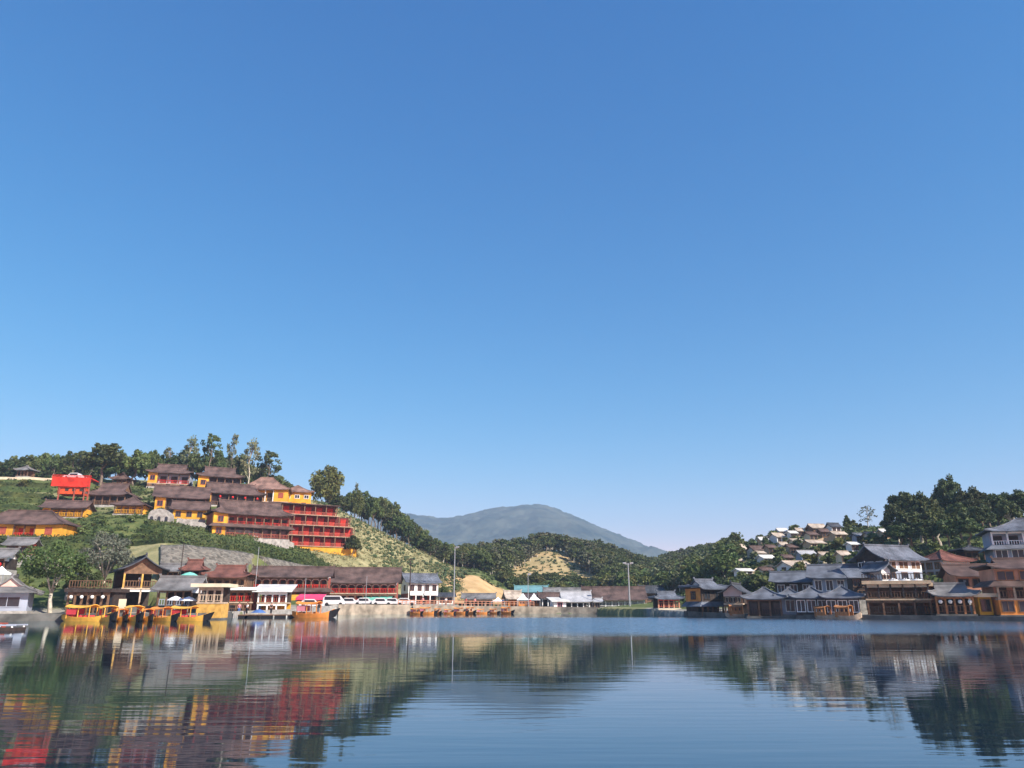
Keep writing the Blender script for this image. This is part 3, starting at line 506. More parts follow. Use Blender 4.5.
# ------------------------------------------------------------------ water
def water():
    m = bpy.data.materials.new('water'); m.use_nodes = True; nt = m.node_tree; n = nt.nodes; l = nt.links; p = n['Principled BSDF']
    p.inputs['Base Color'].default_value = (0.005, 0.014, 0.028, 1); p.inputs['Roughness'].default_value = 0.03; p.inputs['IOR'].default_value = 1.75; p.inputs['Specular IOR Level'].default_value = 0.5
    tc = n.new('ShaderNodeTexCoord')
    def noise(sx, sy, det, rough=.5):
        mp = n.new('ShaderNodeMapping'); mp.inputs['Scale'].default_value = (sx, sy, 1); l.new(tc.outputs['Object'], mp.inputs['Vector'])
        z = n.new('ShaderNodeTexNoise'); z.inputs['Scale'].default_value = 1; z.inputs['Detail'].default_value = det; z.inputs['Roughness'].default_value = rough; l.new(mp.outputs[0], z.inputs['Vector']); return z.outputs['Fac']
    def bump(h, dist, strength=None, prev=None):
        b = n.new('ShaderNodeBump'); b.inputs['Distance'].default_value = dist; b.inputs['Strength'].default_value = 1.0; l.new(h, b.inputs['Height'])
        if strength is not None: l.new(strength, b.inputs['Strength'])
        if prev is not None: l.new(prev, b.inputs['Normal'])
        return b.outputs[0]
    # broad lazy swell everywhere, and a wind-ruffled belt across the lake on the open side
    b1 = bump(noise(0.14, 0.8, 2), 0.006)
    b2 = bump(noise(0.6, 3.2, 3), 0.0024, None, b1)
    sep = n.new('ShaderNodeSeparateXYZ'); l.new(tc.outputs['Object'], sep.inputs[0])
    def rng(src, a, b_, lo=0, hi=1):
        r = n.new('ShaderNodeMapRange'); r.interpolation_type = 'SMOOTHSTEP'; r.inputs['From Min'].default_value = a; r.inputs['From Max'].default_value = b_; r.inputs['To Min'].default_value = lo; r.inputs['To Max'].default_value = hi; l.new(src, r.inputs['Value']); return r.outputs[0]
    def mul(a, b_):
        q = n.new('ShaderNodeMath'); q.operation = 'MULTIPLY'; l.new(a, q.inputs[0]); l.new(b_, q.inputs[1]); return q.outputs[0]
    # edge of the belt on the sheltered side leans away: x + 0.1 y
    sh = n.new('ShaderNodeMath'); sh.operation = 'MULTIPLY_ADD'; l.new(sep.outputs['Y'], sh.inputs[0]); sh.inputs[1].default_value = 0.10; l.new(sep.outputs['X'], sh.inputs[2])
    wobn = noise(0.02, 0.05, 3); wb = n.new('ShaderNodeMath'); wb.operation = 'MULTIPLY_ADD'; l.new(wobn, wb.inputs[0]); wb.inputs[1].default_value = 40; l.new(sep.outputs['Y'], wb.inputs[2])
    belt = mul(mul(rng(wb.outputs[0], 62, 80), rng(sep.outputs['Y'], 128, 106)), rng(sh.outputs[0], -16, 6))
    rr = n.new('ShaderNodeMapRange'); rr.inputs['To Min'].default_value = 0.03; rr.inputs['To Max'].default_value = 0.2; l.new(belt, rr.inputs['Value']); l.new(rr.outputs[0], p.inputs['Roughness'])
    b3 = bump(noise(1.3, 2.6, 2), 0.10, belt, b2)
    l.new(b3, p.inputs['Normal'])
    gl = n.new('ShaderNodeBsdfGlossy'); gl.inputs['Color'].default_value = (0.86, 0.95, 1.0, 1); l.new(b3, gl.inputs['Normal']); l.new(rr.outputs[0], gl.inputs['Roughness'])
    p.inputs['Specular IOR Level'].default_value = 0.0; fz = n.new('ShaderNodeFresnel'); fz.inputs['IOR'].default_value = 2.0; l.new(b3, fz.inputs['Normal'])
    mxs = n.new('ShaderNodeMixShader'); l.new(fz.outputs[0], mxs.inputs[0]); l.new(p.outputs[0], mxs.inputs[1]); l.new(gl.outputs[0], mxs.inputs[2]); l.new(mxs.outputs[0], n['Material Output'].inputs['Surface'])
    mb = MB(); mb.add([(-900, -300, 0), (900, -300, 0), (900, 330, 0), (-900, 330, 0)], [(0, 1, 2, 3)])
    tag(link('water', mb.mesh('water', m)), kind='structure')
water()
# haze: one closed box of thin air
hz = bpy.data.materials.new('haze'); hz.use_nodes = True; hn = hz.node_tree; hn.nodes.clear()
ho = hn.nodes.new('ShaderNodeOutputMaterial'); hv = hn.nodes.new('ShaderNodeVolumePrincipled'); hv.inputs['Color'].default_value = (0.52, 0.74, 1.0, 1); hv.inputs['Density'].default_value = 0.00023
hv.inputs['Anisotropy'].default_value = 0.0
hn.links.new(hv.outputs[0], ho.inputs['Volume'])
tag(link('haze', MB().box(-5600, 5600, -420, 4300, -4, 520).mesh('haze', hz)), kind='stuff')

# ------------------------------------------------------------------ building parts
def window(root, name, loc, rz, ww, wh, frame='wood', glass='glass', key='w'):
    def fm():
        b = MB(); t = min(0.1, ww * .12)
        for x0, x1, z0, z1 in ((-ww/2-t, -ww/2, -wh/2-t, wh/2+t), (ww/2, ww/2+t, -wh/2-t, wh/2+t), (-ww/2, ww/2, wh/2, wh/2+t), (-ww/2, ww/2, -wh/2-t, -wh/2), (-t/3, t/3, -wh/2, wh/2)):
            b.box(x0, x1, -0.09, 0.02, z0, z1)
        return b.mesh('window', frame)
    def gl(): return MB().box(-ww/2, ww/2, -0.035, 0.02, -wh/2, wh/2).mesh('pane', glass)
    f = link(name, cached(('wf', round(ww, 2), round(wh, 2), frame), fm), root, loc, rz)
    link('pane', cached(('wp', round(ww, 2), round(wh, 2), glass), gl), f)
    return f
def roof_profile(h, t, curve=0.42): return h * ((1 - curve) * t + curve * t * t)
def roof_parts(root, w, d, h, ov, kind, m, axis, z, up, gm):
    rz = 0.0
    if axis == 'y': w, d = d, w; rz = math.pi / 2
    A, B = w / 2 + ov, d / 2 + ov; n, nx = 6, 10; tg = 0.5
    def L(t):
        if kind == 'gable': return A
        if kind == 'hip': return A - min(A, B) * t * (0.999 if A <= B else 1)
        return A - min(A * .8, B) * min(t, tg) * 0.95
    bm = bmesh.new(); rows = []
    for i in range(n + 1):
        t = i / n; fr, bk = [], []
        for k in range(nx + 1):
            s = -1 + 2 * k / nx; x = s * max(L(t), 0.02); zz = roof_profile(h, t) + up * abs(s) ** 5 * (1 - t) ** 2
            fr.append(bm.verts.new((x, -B * (1 - t), zz))); bk.append(bm.verts.new((x, B * (1 - t), zz)))
        rows.append((fr, bk))
    for i in range(n):
        (f0, b0), (f1, b1) = rows[i], rows[i + 1]
        for k in range(nx):
            bm.faces.new((f0[k], f0[k + 1], f1[k + 1], f1[k])); bm.faces.new((b0[k + 1], b0[k], b1[k], b1[k + 1]))
        if kind == 'hip' or (kind == 'xie' and (i + 1) / n <= tg + 1e-6):
            bm.faces.new((b0[0], f0[0], f1[0], b1[0])); bm.faces.new((f0[nx], b0[nx], b1[nx], f1[nx]))
    bmesh.ops.remove_doubles(bm, verts=bm.verts, dist=0.004)
    bmesh.ops.recalc_face_normals(bm, faces=bm.faces)
    if sum(f.normal.z for f in bm.faces) < 0: bmesh.ops.reverse_faces(bm, faces=bm.faces)
    bmesh.ops.solidify(bm, geom=bm.faces[:], thickness=0.14)
    me = bpy.data.meshes.new('roof'); bm.to_mesh(me); bm.free(); me.materials.append(MATS[m])
    ro = link('roof', me, root, (0, 0, z), rz)
    cap = MB(); Lr = max(L(1), 0.3)
    cap.box(-Lr, Lr, -0.13, 0.13, h - 0.02, h + (0.22 if up > .1 else 0.08))
    if kind != 'hip' and up > .1:
        for sx in (-1, 1): cap.box(sx * Lr - .14, sx * Lr + .14, -0.11, 0.11, h + 0.2, h + 0.45)
    link('ridge_cap', cap.mesh('ridge_cap', m), ro)
    if kind in ('hip', 'xie'):
        for sx in (-1, 1):
            for sy in (-1, 1):
                ts = [i / 5 * (1 if kind == 'hip' else tg) for i in range(6)]
                link('hip_ridge', MB().tube([(sx * L(t), sy * B * (1 - t), roof_profile(h, t) + up * (1 - t) ** 2 + 0.05) for t in ts], 0.11, 5).mesh('hip_ridge', m), ro)
    if kind in ('gable', 'xie'):
        for sx in (-1, 1):
            if kind == 'gable': xo = w / 2 - 0.02; hy = d / 2; zb = -0.35
            else: xo = L(1) - 0.3; hy = B * (1 - tg) ; zb = roof_profile(h, tg) - 0.3
            pts = [(-hy, zb), (hy, zb)] + [(hy * (1 - i / 6 * 2), roof_profile(h, 1 - abs(hy * (1 - i / 6 * 2)) / B) - 0.12) for i in range(7)]
            a, b = sorted((sx * xo, sx * (xo - 0.12))); link('gable_wall', MB().prism(pts, 'x', a, b).mesh('gable_wall', gm), root, (0, 0, z), rz)
    return roof_profile(h, ov / B)
def railing(root, x0, x1, y, z, m, hgt=0.95):
    b = MB(); w = x1 - x0
    b.box(x0, x1, y - .05, y + .05, z + hgt - .09, z + hgt); b.box(x0, x1, y - .04, y + .04, z + .12, z + .2)
    k = max(2, int(w / 0.34))
    for i in range(k + 1):
        x = x0 + .04 + (w - .08) * i / k; b.box(x - .045, x + .045, y - .03, y + .03, z + .2, z + hgt - .09)
    return link('railing', b.mesh('railing', m), root)
def side_rail(root, x, y0, y1, z, m, hgt=0.95):
    b = MB(); b.box(x - .05, x + .05, y0, y1, z + hgt - .09, z + hgt); b.box(x - .04, x + .04, y0, y1, z + .12, z + .2)
    k = max(2, int((y1 - y0) / 0.34))
    for i in range(k + 1):
        y = y0 + .04 + (y1 - y0 - .08) * i / k; b.box(x - .03, x + .03, y - .045, y + .045, z + .2, z + hgt - .09)
    return link('railing', b.mesh('railing', m), root)
def skirt_roof(root, w, d, z, m, ov=1.0, hh=0.7):
    b = MB(); y = -d / 2
    vs = [(-w/2 - ov, y - ov, z), (w/2 + ov, y - ov, z), (w/2, y + .02, z + hh), (-w/2, y + .02, z + hh)]
    vs += [(p[0], p[1], p[2] - .12) for p in vs]
    b.add(vs, [(0, 1, 2, 3), (7, 6, 5, 4), (0, 4, 5, 1), (1, 5, 6, 2), (2, 6, 7, 3), (3, 7, 4, 0)])
    for sx in (-1, 1):
        vs = [(sx*(w/2 + ov), y - ov, z - .002), (sx*(w/2 + ov), d / 2, z - .002), (sx*w/2, d / 2, z + hh - .002), (sx*w/2, y + .03, z + hh - .002)]
        vs += [(p[0], p[1], p[2] - .12) for p in vs]
        b.add(vs, [(0, 1, 2, 3), (7, 6, 5, 4), (0, 4, 5, 1), (1, 5, 6, 2), (2, 6, 7, 3), (3, 7, 4, 0)])
    return link('eave_roof', b.mesh('eave_roof', m), root)
def arch_poly(w, h, n=8):
    r = w / 2; return [(-r, 0), (r, 0), (r, h - r)] + [(r * math.cos(math.pi * i / n), h - r + r * math.sin(math.pi * i / n)) for i in range(1, n)] + [(-r, h - r)]

def build_house(s):
    root = thing(s['n'], s['label'], s['cat'], (s['x'], s['y'], s['z']), s['yaw'], s['group'])
    w, d, he = s['w'], s['d'], s['he']; st = s['st']
    link('foundation', MB().box(-w/2 - .12, w/2 + .12, -d/2 - .12, d/2 + .12, -s['dz'], 0).mesh('foundation', s['fnd']), root)
    fr = np.array([q.get('hf', 1.0) for q in st]); hs = he * fr / fr.sum(); z = 0.0
    B = (d if s['axis'] == 'x' else w) / 2 + s['ov']
    top_extra = roof_profile(s['hr'], s['ov'] / B) - 0.16 if s['roof'] in ('gable', 'hip', 'xie') else 0
    for i, q in enumerate(st):
        h = hs[i]; last = i == len(st) - 1; zt = z + h + (max(0, top_extra) if last else 0); n = q['n']
        if q['t'] == 'arch':
            b = MB(); b.box(-w/2, w/2, -d/2, d/2, z, z + h * .72)
            poly = [(-w/2, z + h * .72)] + [(-w/2 * math.cos(math.pi * k / 12), z + h * .72 + (h * .28 + s['hr']) * math.sin(math.pi * k / 12) ** .7) for k in range(1, 12)] + [(w/2, z + h * .72)]
            b.prism(poly, 'y', -d/2, d/2); link('wall', b.mesh('wall', q['wall']), root)
            for k in range(n):
                x = -w/2 + w * (k + .5) / n; pl = [(x + a * 1.0, z + .25 + c) for a, c in arch_poly(w / n * .42, h * .62)]
                link('arched_opening', MB().prism(pl, 'y', -d/2 - .05, -d/2 + .1).mesh('arched_opening', 'glass'), root)
            continue
        if q['t'] == 'win':
            if q.get('sidefront'):                      # front coloured dark as shaded, ends coloured as sunlit
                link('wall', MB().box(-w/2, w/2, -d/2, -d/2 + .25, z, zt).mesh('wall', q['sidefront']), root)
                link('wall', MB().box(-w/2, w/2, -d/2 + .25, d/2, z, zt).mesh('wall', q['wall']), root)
            elif q.get('sidewall'):  # one side wall has the shade in its own colour
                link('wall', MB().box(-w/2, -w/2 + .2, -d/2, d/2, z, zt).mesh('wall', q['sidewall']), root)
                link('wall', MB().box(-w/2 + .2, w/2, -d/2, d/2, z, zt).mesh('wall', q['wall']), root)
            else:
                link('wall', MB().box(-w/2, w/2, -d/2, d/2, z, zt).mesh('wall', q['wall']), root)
            wh = min(q.get('wh', 1.1), h * .62)
            for k in range(n):
                ww = min(q.get('ww', 1.0), w / n * .72); x = -w/2 + w * (k + .5) / n
                window(root, 'window', (x, -d/2, z + h * .54), 0, ww, wh, q.get('frame', 'wood'), q.get('glass', 'glass'))
            ns = q.get('sidewins', 1 if n and d > 4.5 else 0)
            side = -1 if s['yaw'] > 0 and s['x'] > -20 or s['yaw'] > R(20) else 1
            for k in range(ns):
                ww = min(1.2, d / ns * .6)
                window(root, 'window', (side * w/2, -d/2 + d * (k + .5) / ns, z + h * .54), side * math.pi/2, ww, wh, q.get('frame', 'wood'))
        else:
            rc = min(1.5, d * .3) if q['t'] == 'ver' else d * .8
            link('wall', MB().box(-w/2, w/2, -d/2 + rc, d/2, z + .002, zt).mesh('wall', q['wall']), root)
            if z > 0: link('floor_slab', MB().box(-w/2 - .06, w/2 + .06, -d/2 - .08, -d/2 + rc - .002, z - .1, z + .1).mesh('floor_slab', q.get('beam') or 'pale_wood'), root)
            post = q.get('post', 'wood'); so_ = q.get('solid', (0, 0)); xa = -w/2 + w * so_[0]; xb = w/2 - w * so_[1]
            for sgn, fr_ in ((-1, so_[0]), (1, so_[1])):
                if fr_ > 0:
                    a, b_ = (-w/2, xa) if sgn < 0 else (xb, w/2)
                    link('wall', MB().box(a, b_, -d/2 + .02, -d/2 + rc - .003, z + .1, zt).mesh('wall', q.get('swall', q['wall'])), root)
                    nw = max(1, int((b_ - a) / 3))
                    for k in range(nw): window(root, 'window', (a + (b_ - a) * (k + .5) / nw, -d/2 + .02, z + h * .54), 0, min(1.1, (b_ - a) * .5), min(1.2, h * .5), 'brick_red', 'brick_red' if q['wall'] == 'yellow' else 'glass')
            cm = cached(('col', round(h, 1), post), lambda: MB().box(-.11, .11, -.11, .11, 0, h).mesh('column', post))
            nb = max(1, round(n * (1 - so_[0] - so_[1])))
            for k in range(nb + 1): link('column', cm, root, (xa + .14 + (xb - xa - .28) * k / nb, -d/2 + .14, z))
            bm_ = q.get('beam', post)
            link('beam', MB().box(xa + .26, xb - .26, -d/2 + .03, -d/2 + .2, zt - .42, zt - .02).mesh('beam', bm_), root) if xb - xa > 1 else None
            if q['t'] == 'ver':
                dw, dh = (xb - xa) / nb * .58, h * .72; dm = q.get('door', 'dark_wood' if q['wall'] != 'dark_wood' else 'glass')
                do = cached(('door', round(dw, 2), round(dh, 2), dm), lambda: MB().box(-dw/2, dw/2, -.06, .02, 0, dh).box(-.02, .02, -.075, -.061, .05, dh - .05).mesh('door', dm))
                for k in range(nb): link('door', do, root, (xa + (xb - xa) * (k + .5) / nb, -d/2 + rc, z + .12))
            if q.get('arch'):
                b = MB(); bw = (xb - xa - .3) / nb
                for k in range(nb):
                    cx_ = xa + .15 + bw * (k + .5); m_ = 8; ro_ = bw * .46; zc_ = zt - .42 - ro_ * .75
                    for j in range(m_):
                        a0, a1 = math.pi * j / m_, math.pi * (j + 1) / m_
                        p0 = (cx_ + ro_ * math.cos(a0), zc_ + ro_ * .75 * math.sin(a0)); p1 = (cx_ + ro_ * math.cos(a1), zc_ + ro_ * .75 * math.sin(a1))
                        b.tube([(p0[0], -d/2 + .1, p0[1]), (p1[0], -d/2 + .1, p1[1])], .07, 4)
                link('arch_trim', b.mesh('arch_trim', 'pink'), root)
            rl = q.get('rail')
            if rl: railing(root, xa + .26, xb - .26, -d/2 + .12, z + .1, rl)
        if q.get('skirt') and z > 0: skirt_roof(root, w, d, z - .25, s['rm'])
        if q.get('skirt2'): skirt_roof(root, w, d, z + h - .55, 'roof_slate')
        z += h
    k = s['roof']
    if k in ('gable', 'hip', 'xie'): roof_parts(root, w, d, s['hr'], s['ov'], k, s['rm'], s['axis'], he, s['up'], s['gable'])
    elif k == 'flat':
        link('roof', MB().box(-w/2 - s['ov'], w/2 + s['ov'], -d/2 - s['ov'], d/2 + s['ov'], he, he + min(.45, s['hr'])).mesh('roof', s['rm']), root)
        if s['cat'] == 'teahouse':
            railing(root, -w/2, w/2, -d/2 + .1, he + min(.45, s['hr']), 'wood', 1.0)
    elif k == 'terrace':
        link('roof', MB().box(-w/2 - .3, w/2 + .3, -d/2 - .3, d/2 + .3, he, he + .45).mesh('roof', s['rm']), root)
        railing(root, -w/2 - .2, w/2 + .2, -d/2 - .1, he + .45, 'dark_wood', 0.9)
    elif k == 'shedroof':
        b = MB(); o = s['ov']; h = s['hr']; sl = h / (d + o)
        vs = [(-w/2 - o, -d/2 - o, he), (w/2 + o, -d/2 - o, he), (w/2 + o, d/2 + .3, he + h), (-w/2 - o, d/2 + .3, he + h)]; vs += [(p[0], p[1], p[2] + .12) for p in vs]
        b.add(vs, [(3, 2, 1, 0), (4, 5, 6, 7), (0, 1, 5, 4), (1, 2, 6, 5), (2, 3, 7, 6), (3, 0, 4, 7)]); link('roof', b.mesh('roof', s['rm']), root)
        g = MB(); zz = he + h * (d + o) / (d + o + .3) - .06
        g.prism([(-d/2, he), (d/2, he), (d/2, zz), (-d/2, he + sl * o)], 'x', -w/2, w/2); link('gable_wall', g.mesh('gable_wall', s['st'][-1]['wall']), root)
    return root
for s in HS: s['root'] = build_house(s)

# ------------------------------------------------------------------ red terraced hotel
def red_hotel():
    s = HOTEL
    root = thing('hotel', 'bright red four storey hotel block with rows of red balconies on a yellow base', 'hotel', (s['x'], s['y'], s['z']), s['yaw'])
    w, d, he = s['w'], 7.0, s['he']; nb = 8; fh = he / 4
    link('foundation', MB().box(-w/2 - .2, w/2 + .2, -d/2 - .2, d/2 + 2, -4.5, 0).mesh('foundation', 'yellow'), root)
    for f in range(4):
        z = f * fh; sh = 1.2 * (3 - f) * 0.0; x0, x1 = -w/2 + (1.2 if f == 3 else 0) , w/2 - (0.0, 0.4, 1.6, 5.2)[f]
        if f == 3: x0 = -w/2
        link('wall', MB().box(x0, x1, -d/2 + 1.6 + .35 * f, d/2 + 2, z + .002, z + fh).mesh('wall', 'dark_red'), root)
        link('floor_slab', MB().box(x0 - .5, x1 + .5, -d/2 - .5 + .35 * f, -d/2 + 1.597 + .35 * f, z - .02, z + .10).mesh('floor_slab', 'pale_wood'), root)
        n = max(3, int(round((x1 - x0) / (w / nb)))); bw = (x1 - x0) / n; y = -d/2 + .35 * f
        cm = cached(('hc', f), lambda: MB().box(-.11, .11, -.11, .11, 0, fh - .12).mesh('column', 'wood'))
        sm = cached(('hs',), lambda: MB().box(-bw * .26, bw * .26, -.05, .03, 0, fh * .78).box(-.03, .03, -.07, -.051, 0.05, fh * .75).box(-bw*.3, bw*.3, -.065, -.051, fh*.36, fh*.41).mesh('shutter', 'bright_red'))
        for k in range(n + 1): link('column', cm, root, (x0 + .1 + (x1 - x0 - .2) * k / n, y + .12, z + .1))
        for k in range(n):
            link('shutter', sm, root, (x0 + bw * (k + .5), y + 1.6, z + .12))
        railing(root, x0 + .2, x1 - .2, y, z + .1, 'brick_red', 0.85)
    link('roof', MB().box(-w/2 - .6, w/2 - 4.6, -d/2 + .5, d/2 + 2.4, he + .01, he + .22).mesh('roof', 'roof_brown'), root)
    return s
red_hotel()

# ------------------------------------------------------------------ walls along the water and on the slope
def quay_wall(name, label, pa, pb_, m, extra=0.0, step=4):
    px = np.arange(pa, pb_ + .1, step); b = MB(); vs = []
    for p in px:
        D = shoreD(p); z = quayz(p) + 0.03 + extra; a = P(p, 615, D).x
        k = 1 + 0.85 / D
        vs += [(a, D, -1.0), (a, D, z), (a * k, D * k, z), (a * k, D * k, -1.0)]
    n = len(px); fs = []
    for i in range(n - 1):
        for k in range(4): fs.append((4 * i + k, 4 * i + (k + 1) % 4, 4 * i + 4 + (k + 1) % 4, 4 * i + 4 + k))
    fs += [(0, 1, 2, 3), (4 * n - 1, 4 * n - 2, 4 * n - 3, 4 * n - 4)]
    b.add(vs, fs); tag(link(name, b.mesh(name, m)), label, 'quay wall')
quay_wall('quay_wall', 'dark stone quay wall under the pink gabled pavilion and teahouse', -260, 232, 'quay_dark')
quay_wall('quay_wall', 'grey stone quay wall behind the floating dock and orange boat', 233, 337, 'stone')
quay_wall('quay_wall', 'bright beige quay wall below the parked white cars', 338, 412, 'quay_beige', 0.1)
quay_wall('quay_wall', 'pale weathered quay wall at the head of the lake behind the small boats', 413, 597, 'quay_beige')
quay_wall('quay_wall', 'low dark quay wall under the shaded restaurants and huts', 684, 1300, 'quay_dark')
# plinth of the red pavilion
pv = [s for s in HS if s['label'].startswith('red lakeside')][0]
t = thing('stone_plinth', 'pale stone plinth standing in the water under the red pavilion', 'plinth', (pv['x'], pv['y'], 0), pv['yaw'])
link('block', MB().box(-pv['w']/2 - .1, pv['w']/2 - .3, -3.4, 3, -1, pv['z'] - .38).mesh('block', 'quay_beige'), t)
link('coping', MB().box(-pv['w']/2 - .3, pv['w']/2 - .1, -3.55, 3, pv['z'] - .375, pv['z'] - .1).mesh('coping', 'cream'), t)

def stone_mat():
    m = bpy.data.materials.new('rubble'); m.use_nodes = True; nt = m.node_tree; n = nt.nodes; l = nt.links; p = n['Principled BSDF']; p.inputs['Roughness'].default_value = .95
    tc = n.new('ShaderNodeTexCoord'); v = n.new('ShaderNodeTexVoronoi'); v.inputs['Scale'].default_value = 1.7; l.new(tc.outputs['Object'], v.inputs['Vector'])
    r = n.new('ShaderNodeValToRGB'); r.color_ramp.elements[0].color = (.07, .063, .05, 1); r.color_ramp.elements[1].color = (.21, .19, .155, 1); sp_ = n.new('ShaderNodeSeparateColor'); l.new(v.outputs['Color'], sp_.inputs[0]); l.new(sp_.outputs[0], r.inputs[0]); l.new(r.outputs[0], p.inputs['Base Color'])
    v2 = n.new('ShaderNodeTexVoronoi'); v2.feature = 'DISTANCE_TO_EDGE'; v2.inputs['Scale'].default_value = 1.7; l.new(tc.outputs['Object'], v2.inputs['Vector'])
    b = n.new('ShaderNodeBump'); b.inputs['Strength'].default_value = 1; b.inputs['Distance'].default_value = .25; l.new(v2.outputs['Distance'], b.inputs['Height']); l.new(b.outputs[0], p.inputs['Normal']); MATS['rubble'] = m
stone_mat()
def offD(px, off): return shoreD(px) + off
_cp = np.array(sorted(COLS), float)
def knotD(px, f):
    i = int(f); a = np.interp(px, _cp, kD[:, i]); b = np.interp(px, _cp, kD[:, i + 1]); return float(a + (b - a) * (f - i))
def rubble_wall():
    px = np.arange(160, 336, 1.2); ss = np.linspace(0, 1, 18); X = np.zeros((len(px), 18)); Y = X.copy(); Z = X.copy()
    for i, p in enumerate(px):
        for j, q in enumerate(ss):
            g = at(p, knotD(p, 4.0 + .97 * q)); bump_ = float(fbm(g.x * .9, g.y * .9, 2)) * .12
            X[i, j], Y[i, j], Z[i, j] = g.x, g.y, g.z + 0.55 * min(1, 6 * q + .2) + bump_
    me = grid_mesh('rubble_wall', X, Y, Z, MATS['rubble'])
    bm = bmesh.new(); bm.from_mesh(me); bmesh.ops.recalc_face_normals(bm, faces=bm.faces)
    if sum(f.normal.z for f in bm.faces) < 0: bmesh.ops.reverse_faces(bm, faces=bm.faces)
    bmesh.ops.solidify(bm, geom=bm.faces[:], thickness=1.0); bm.to_mesh(me); bm.free()
    tag(link('rubble_wall', me), 'long grey rubble retaining wall across the slope below the tea hedges', 'retaining wall')
rubble_wall()
# pale path wall along the hilltop
def strip_wall(name, label, cat, pts, m, h, th=0.5):
    b = MB(); vs = []
    for g in pts: vs += [(g.x, g.y, g.z - 1), (g.x, g.y, g.z + h), (g.x, g.y + th, g.z + h), (g.x, g.y + th, g.z - 1)]
    n = len(pts); fs = [(4*i + k, 4*i + (k+1) % 4, 4*i + 4 + (k+1) % 4, 4*i + 4 + k) for i in range(n - 1) for k in range(4)] + [(0, 1, 2, 3), (4*n-1, 4*n-2, 4*n-3, 4*n-4)]
    return tag(link(name, b.add(vs, fs).mesh(name, m)), label, cat)
strip_wall('path_wall', 'low cream wall edging the hilltop path beside the red platform', 'wall', [at(p, offD(p, 114)) for p in np.arange(-30, 56, 3)], 'cream', 0.7)
strip_wall('terrace_wall', 'whitish stone terrace edge below the long two storey hotel wing', 'wall', [at(p, knotD(p, 5.9)) for p in np.arange(176, 296, 3)], 'pale_stone', 1.9)
for q, (a, b_, o, lab) in enumerate([(735, 800, 62, 'tan terrace wall crossing the village slope below the white cube house'), (800, 850, 88, 'tan terrace wall high on the village slope near the conical tree'), (770, 830, 42, 'tan terrace wall low on the village slope just above the slate roofs')]):
    strip_wall('terrace_wall', lab, 'wall', [at(p, offD(p, o + 2 * math.sin(p * .2))) for p in np.arange(a, b_, 3)], 'tan', 0.9)

# ------------------------------------------------------------------ leaves and trees
def leaf_arrays(centers, radii, n_per, size, seed, up=0.3):
    rs = np.random.RandomState(seed); C = np.repeat(np.asarray(centers, float), n_per, 0); Rr = np.repeat(np.asarray(radii, float).reshape(len(centers), -1), n_per, 0)
    d = rs.normal(size=C.shape); d /= np.linalg.norm(d, axis=1)[:, None]
    p = C + d * Rr * (rs.rand(len(C), 1) ** 0.4)
    nrm = d * .6 + rs.normal(size=C.shape) * .7 + np.array([0, 0, up]); nrm /= np.linalg.norm(nrm, axis=1)[:, None]
    a = np.cross(nrm, rs.normal(size=C.shape)); a /= np.linalg.norm(a, axis=1)[:, None]; b = np.cross(nrm, a)
    s = size * (.55 + .9 * rs.rand(len(C), 1)); a = a * s; b = b * s * .62
    return np.stack([p - a, p - b * .9, p + a, p + b], 1).reshape(-1, 3)
def quads_mesh(name, V, m):
    me = bpy.data.meshes.new(name); n = len(V); me.vertices.add(n); me.vertices.foreach_set('co', V.astype(np.float32).ravel()); me.loops.add(n); me.loops.foreach_set('vertex_index', np.arange(n, dtype=np.int32))
    me.polygons.add(n // 4); me.polygons.foreach_set('loop_start', np.arange(0, n, 4, dtype=np.int32)); me.polygons.foreach_set('loop_total', np.full(n // 4, 4, np.int32)); me.update(calc_edges=True); me.materials.append(MATS[m]); return me
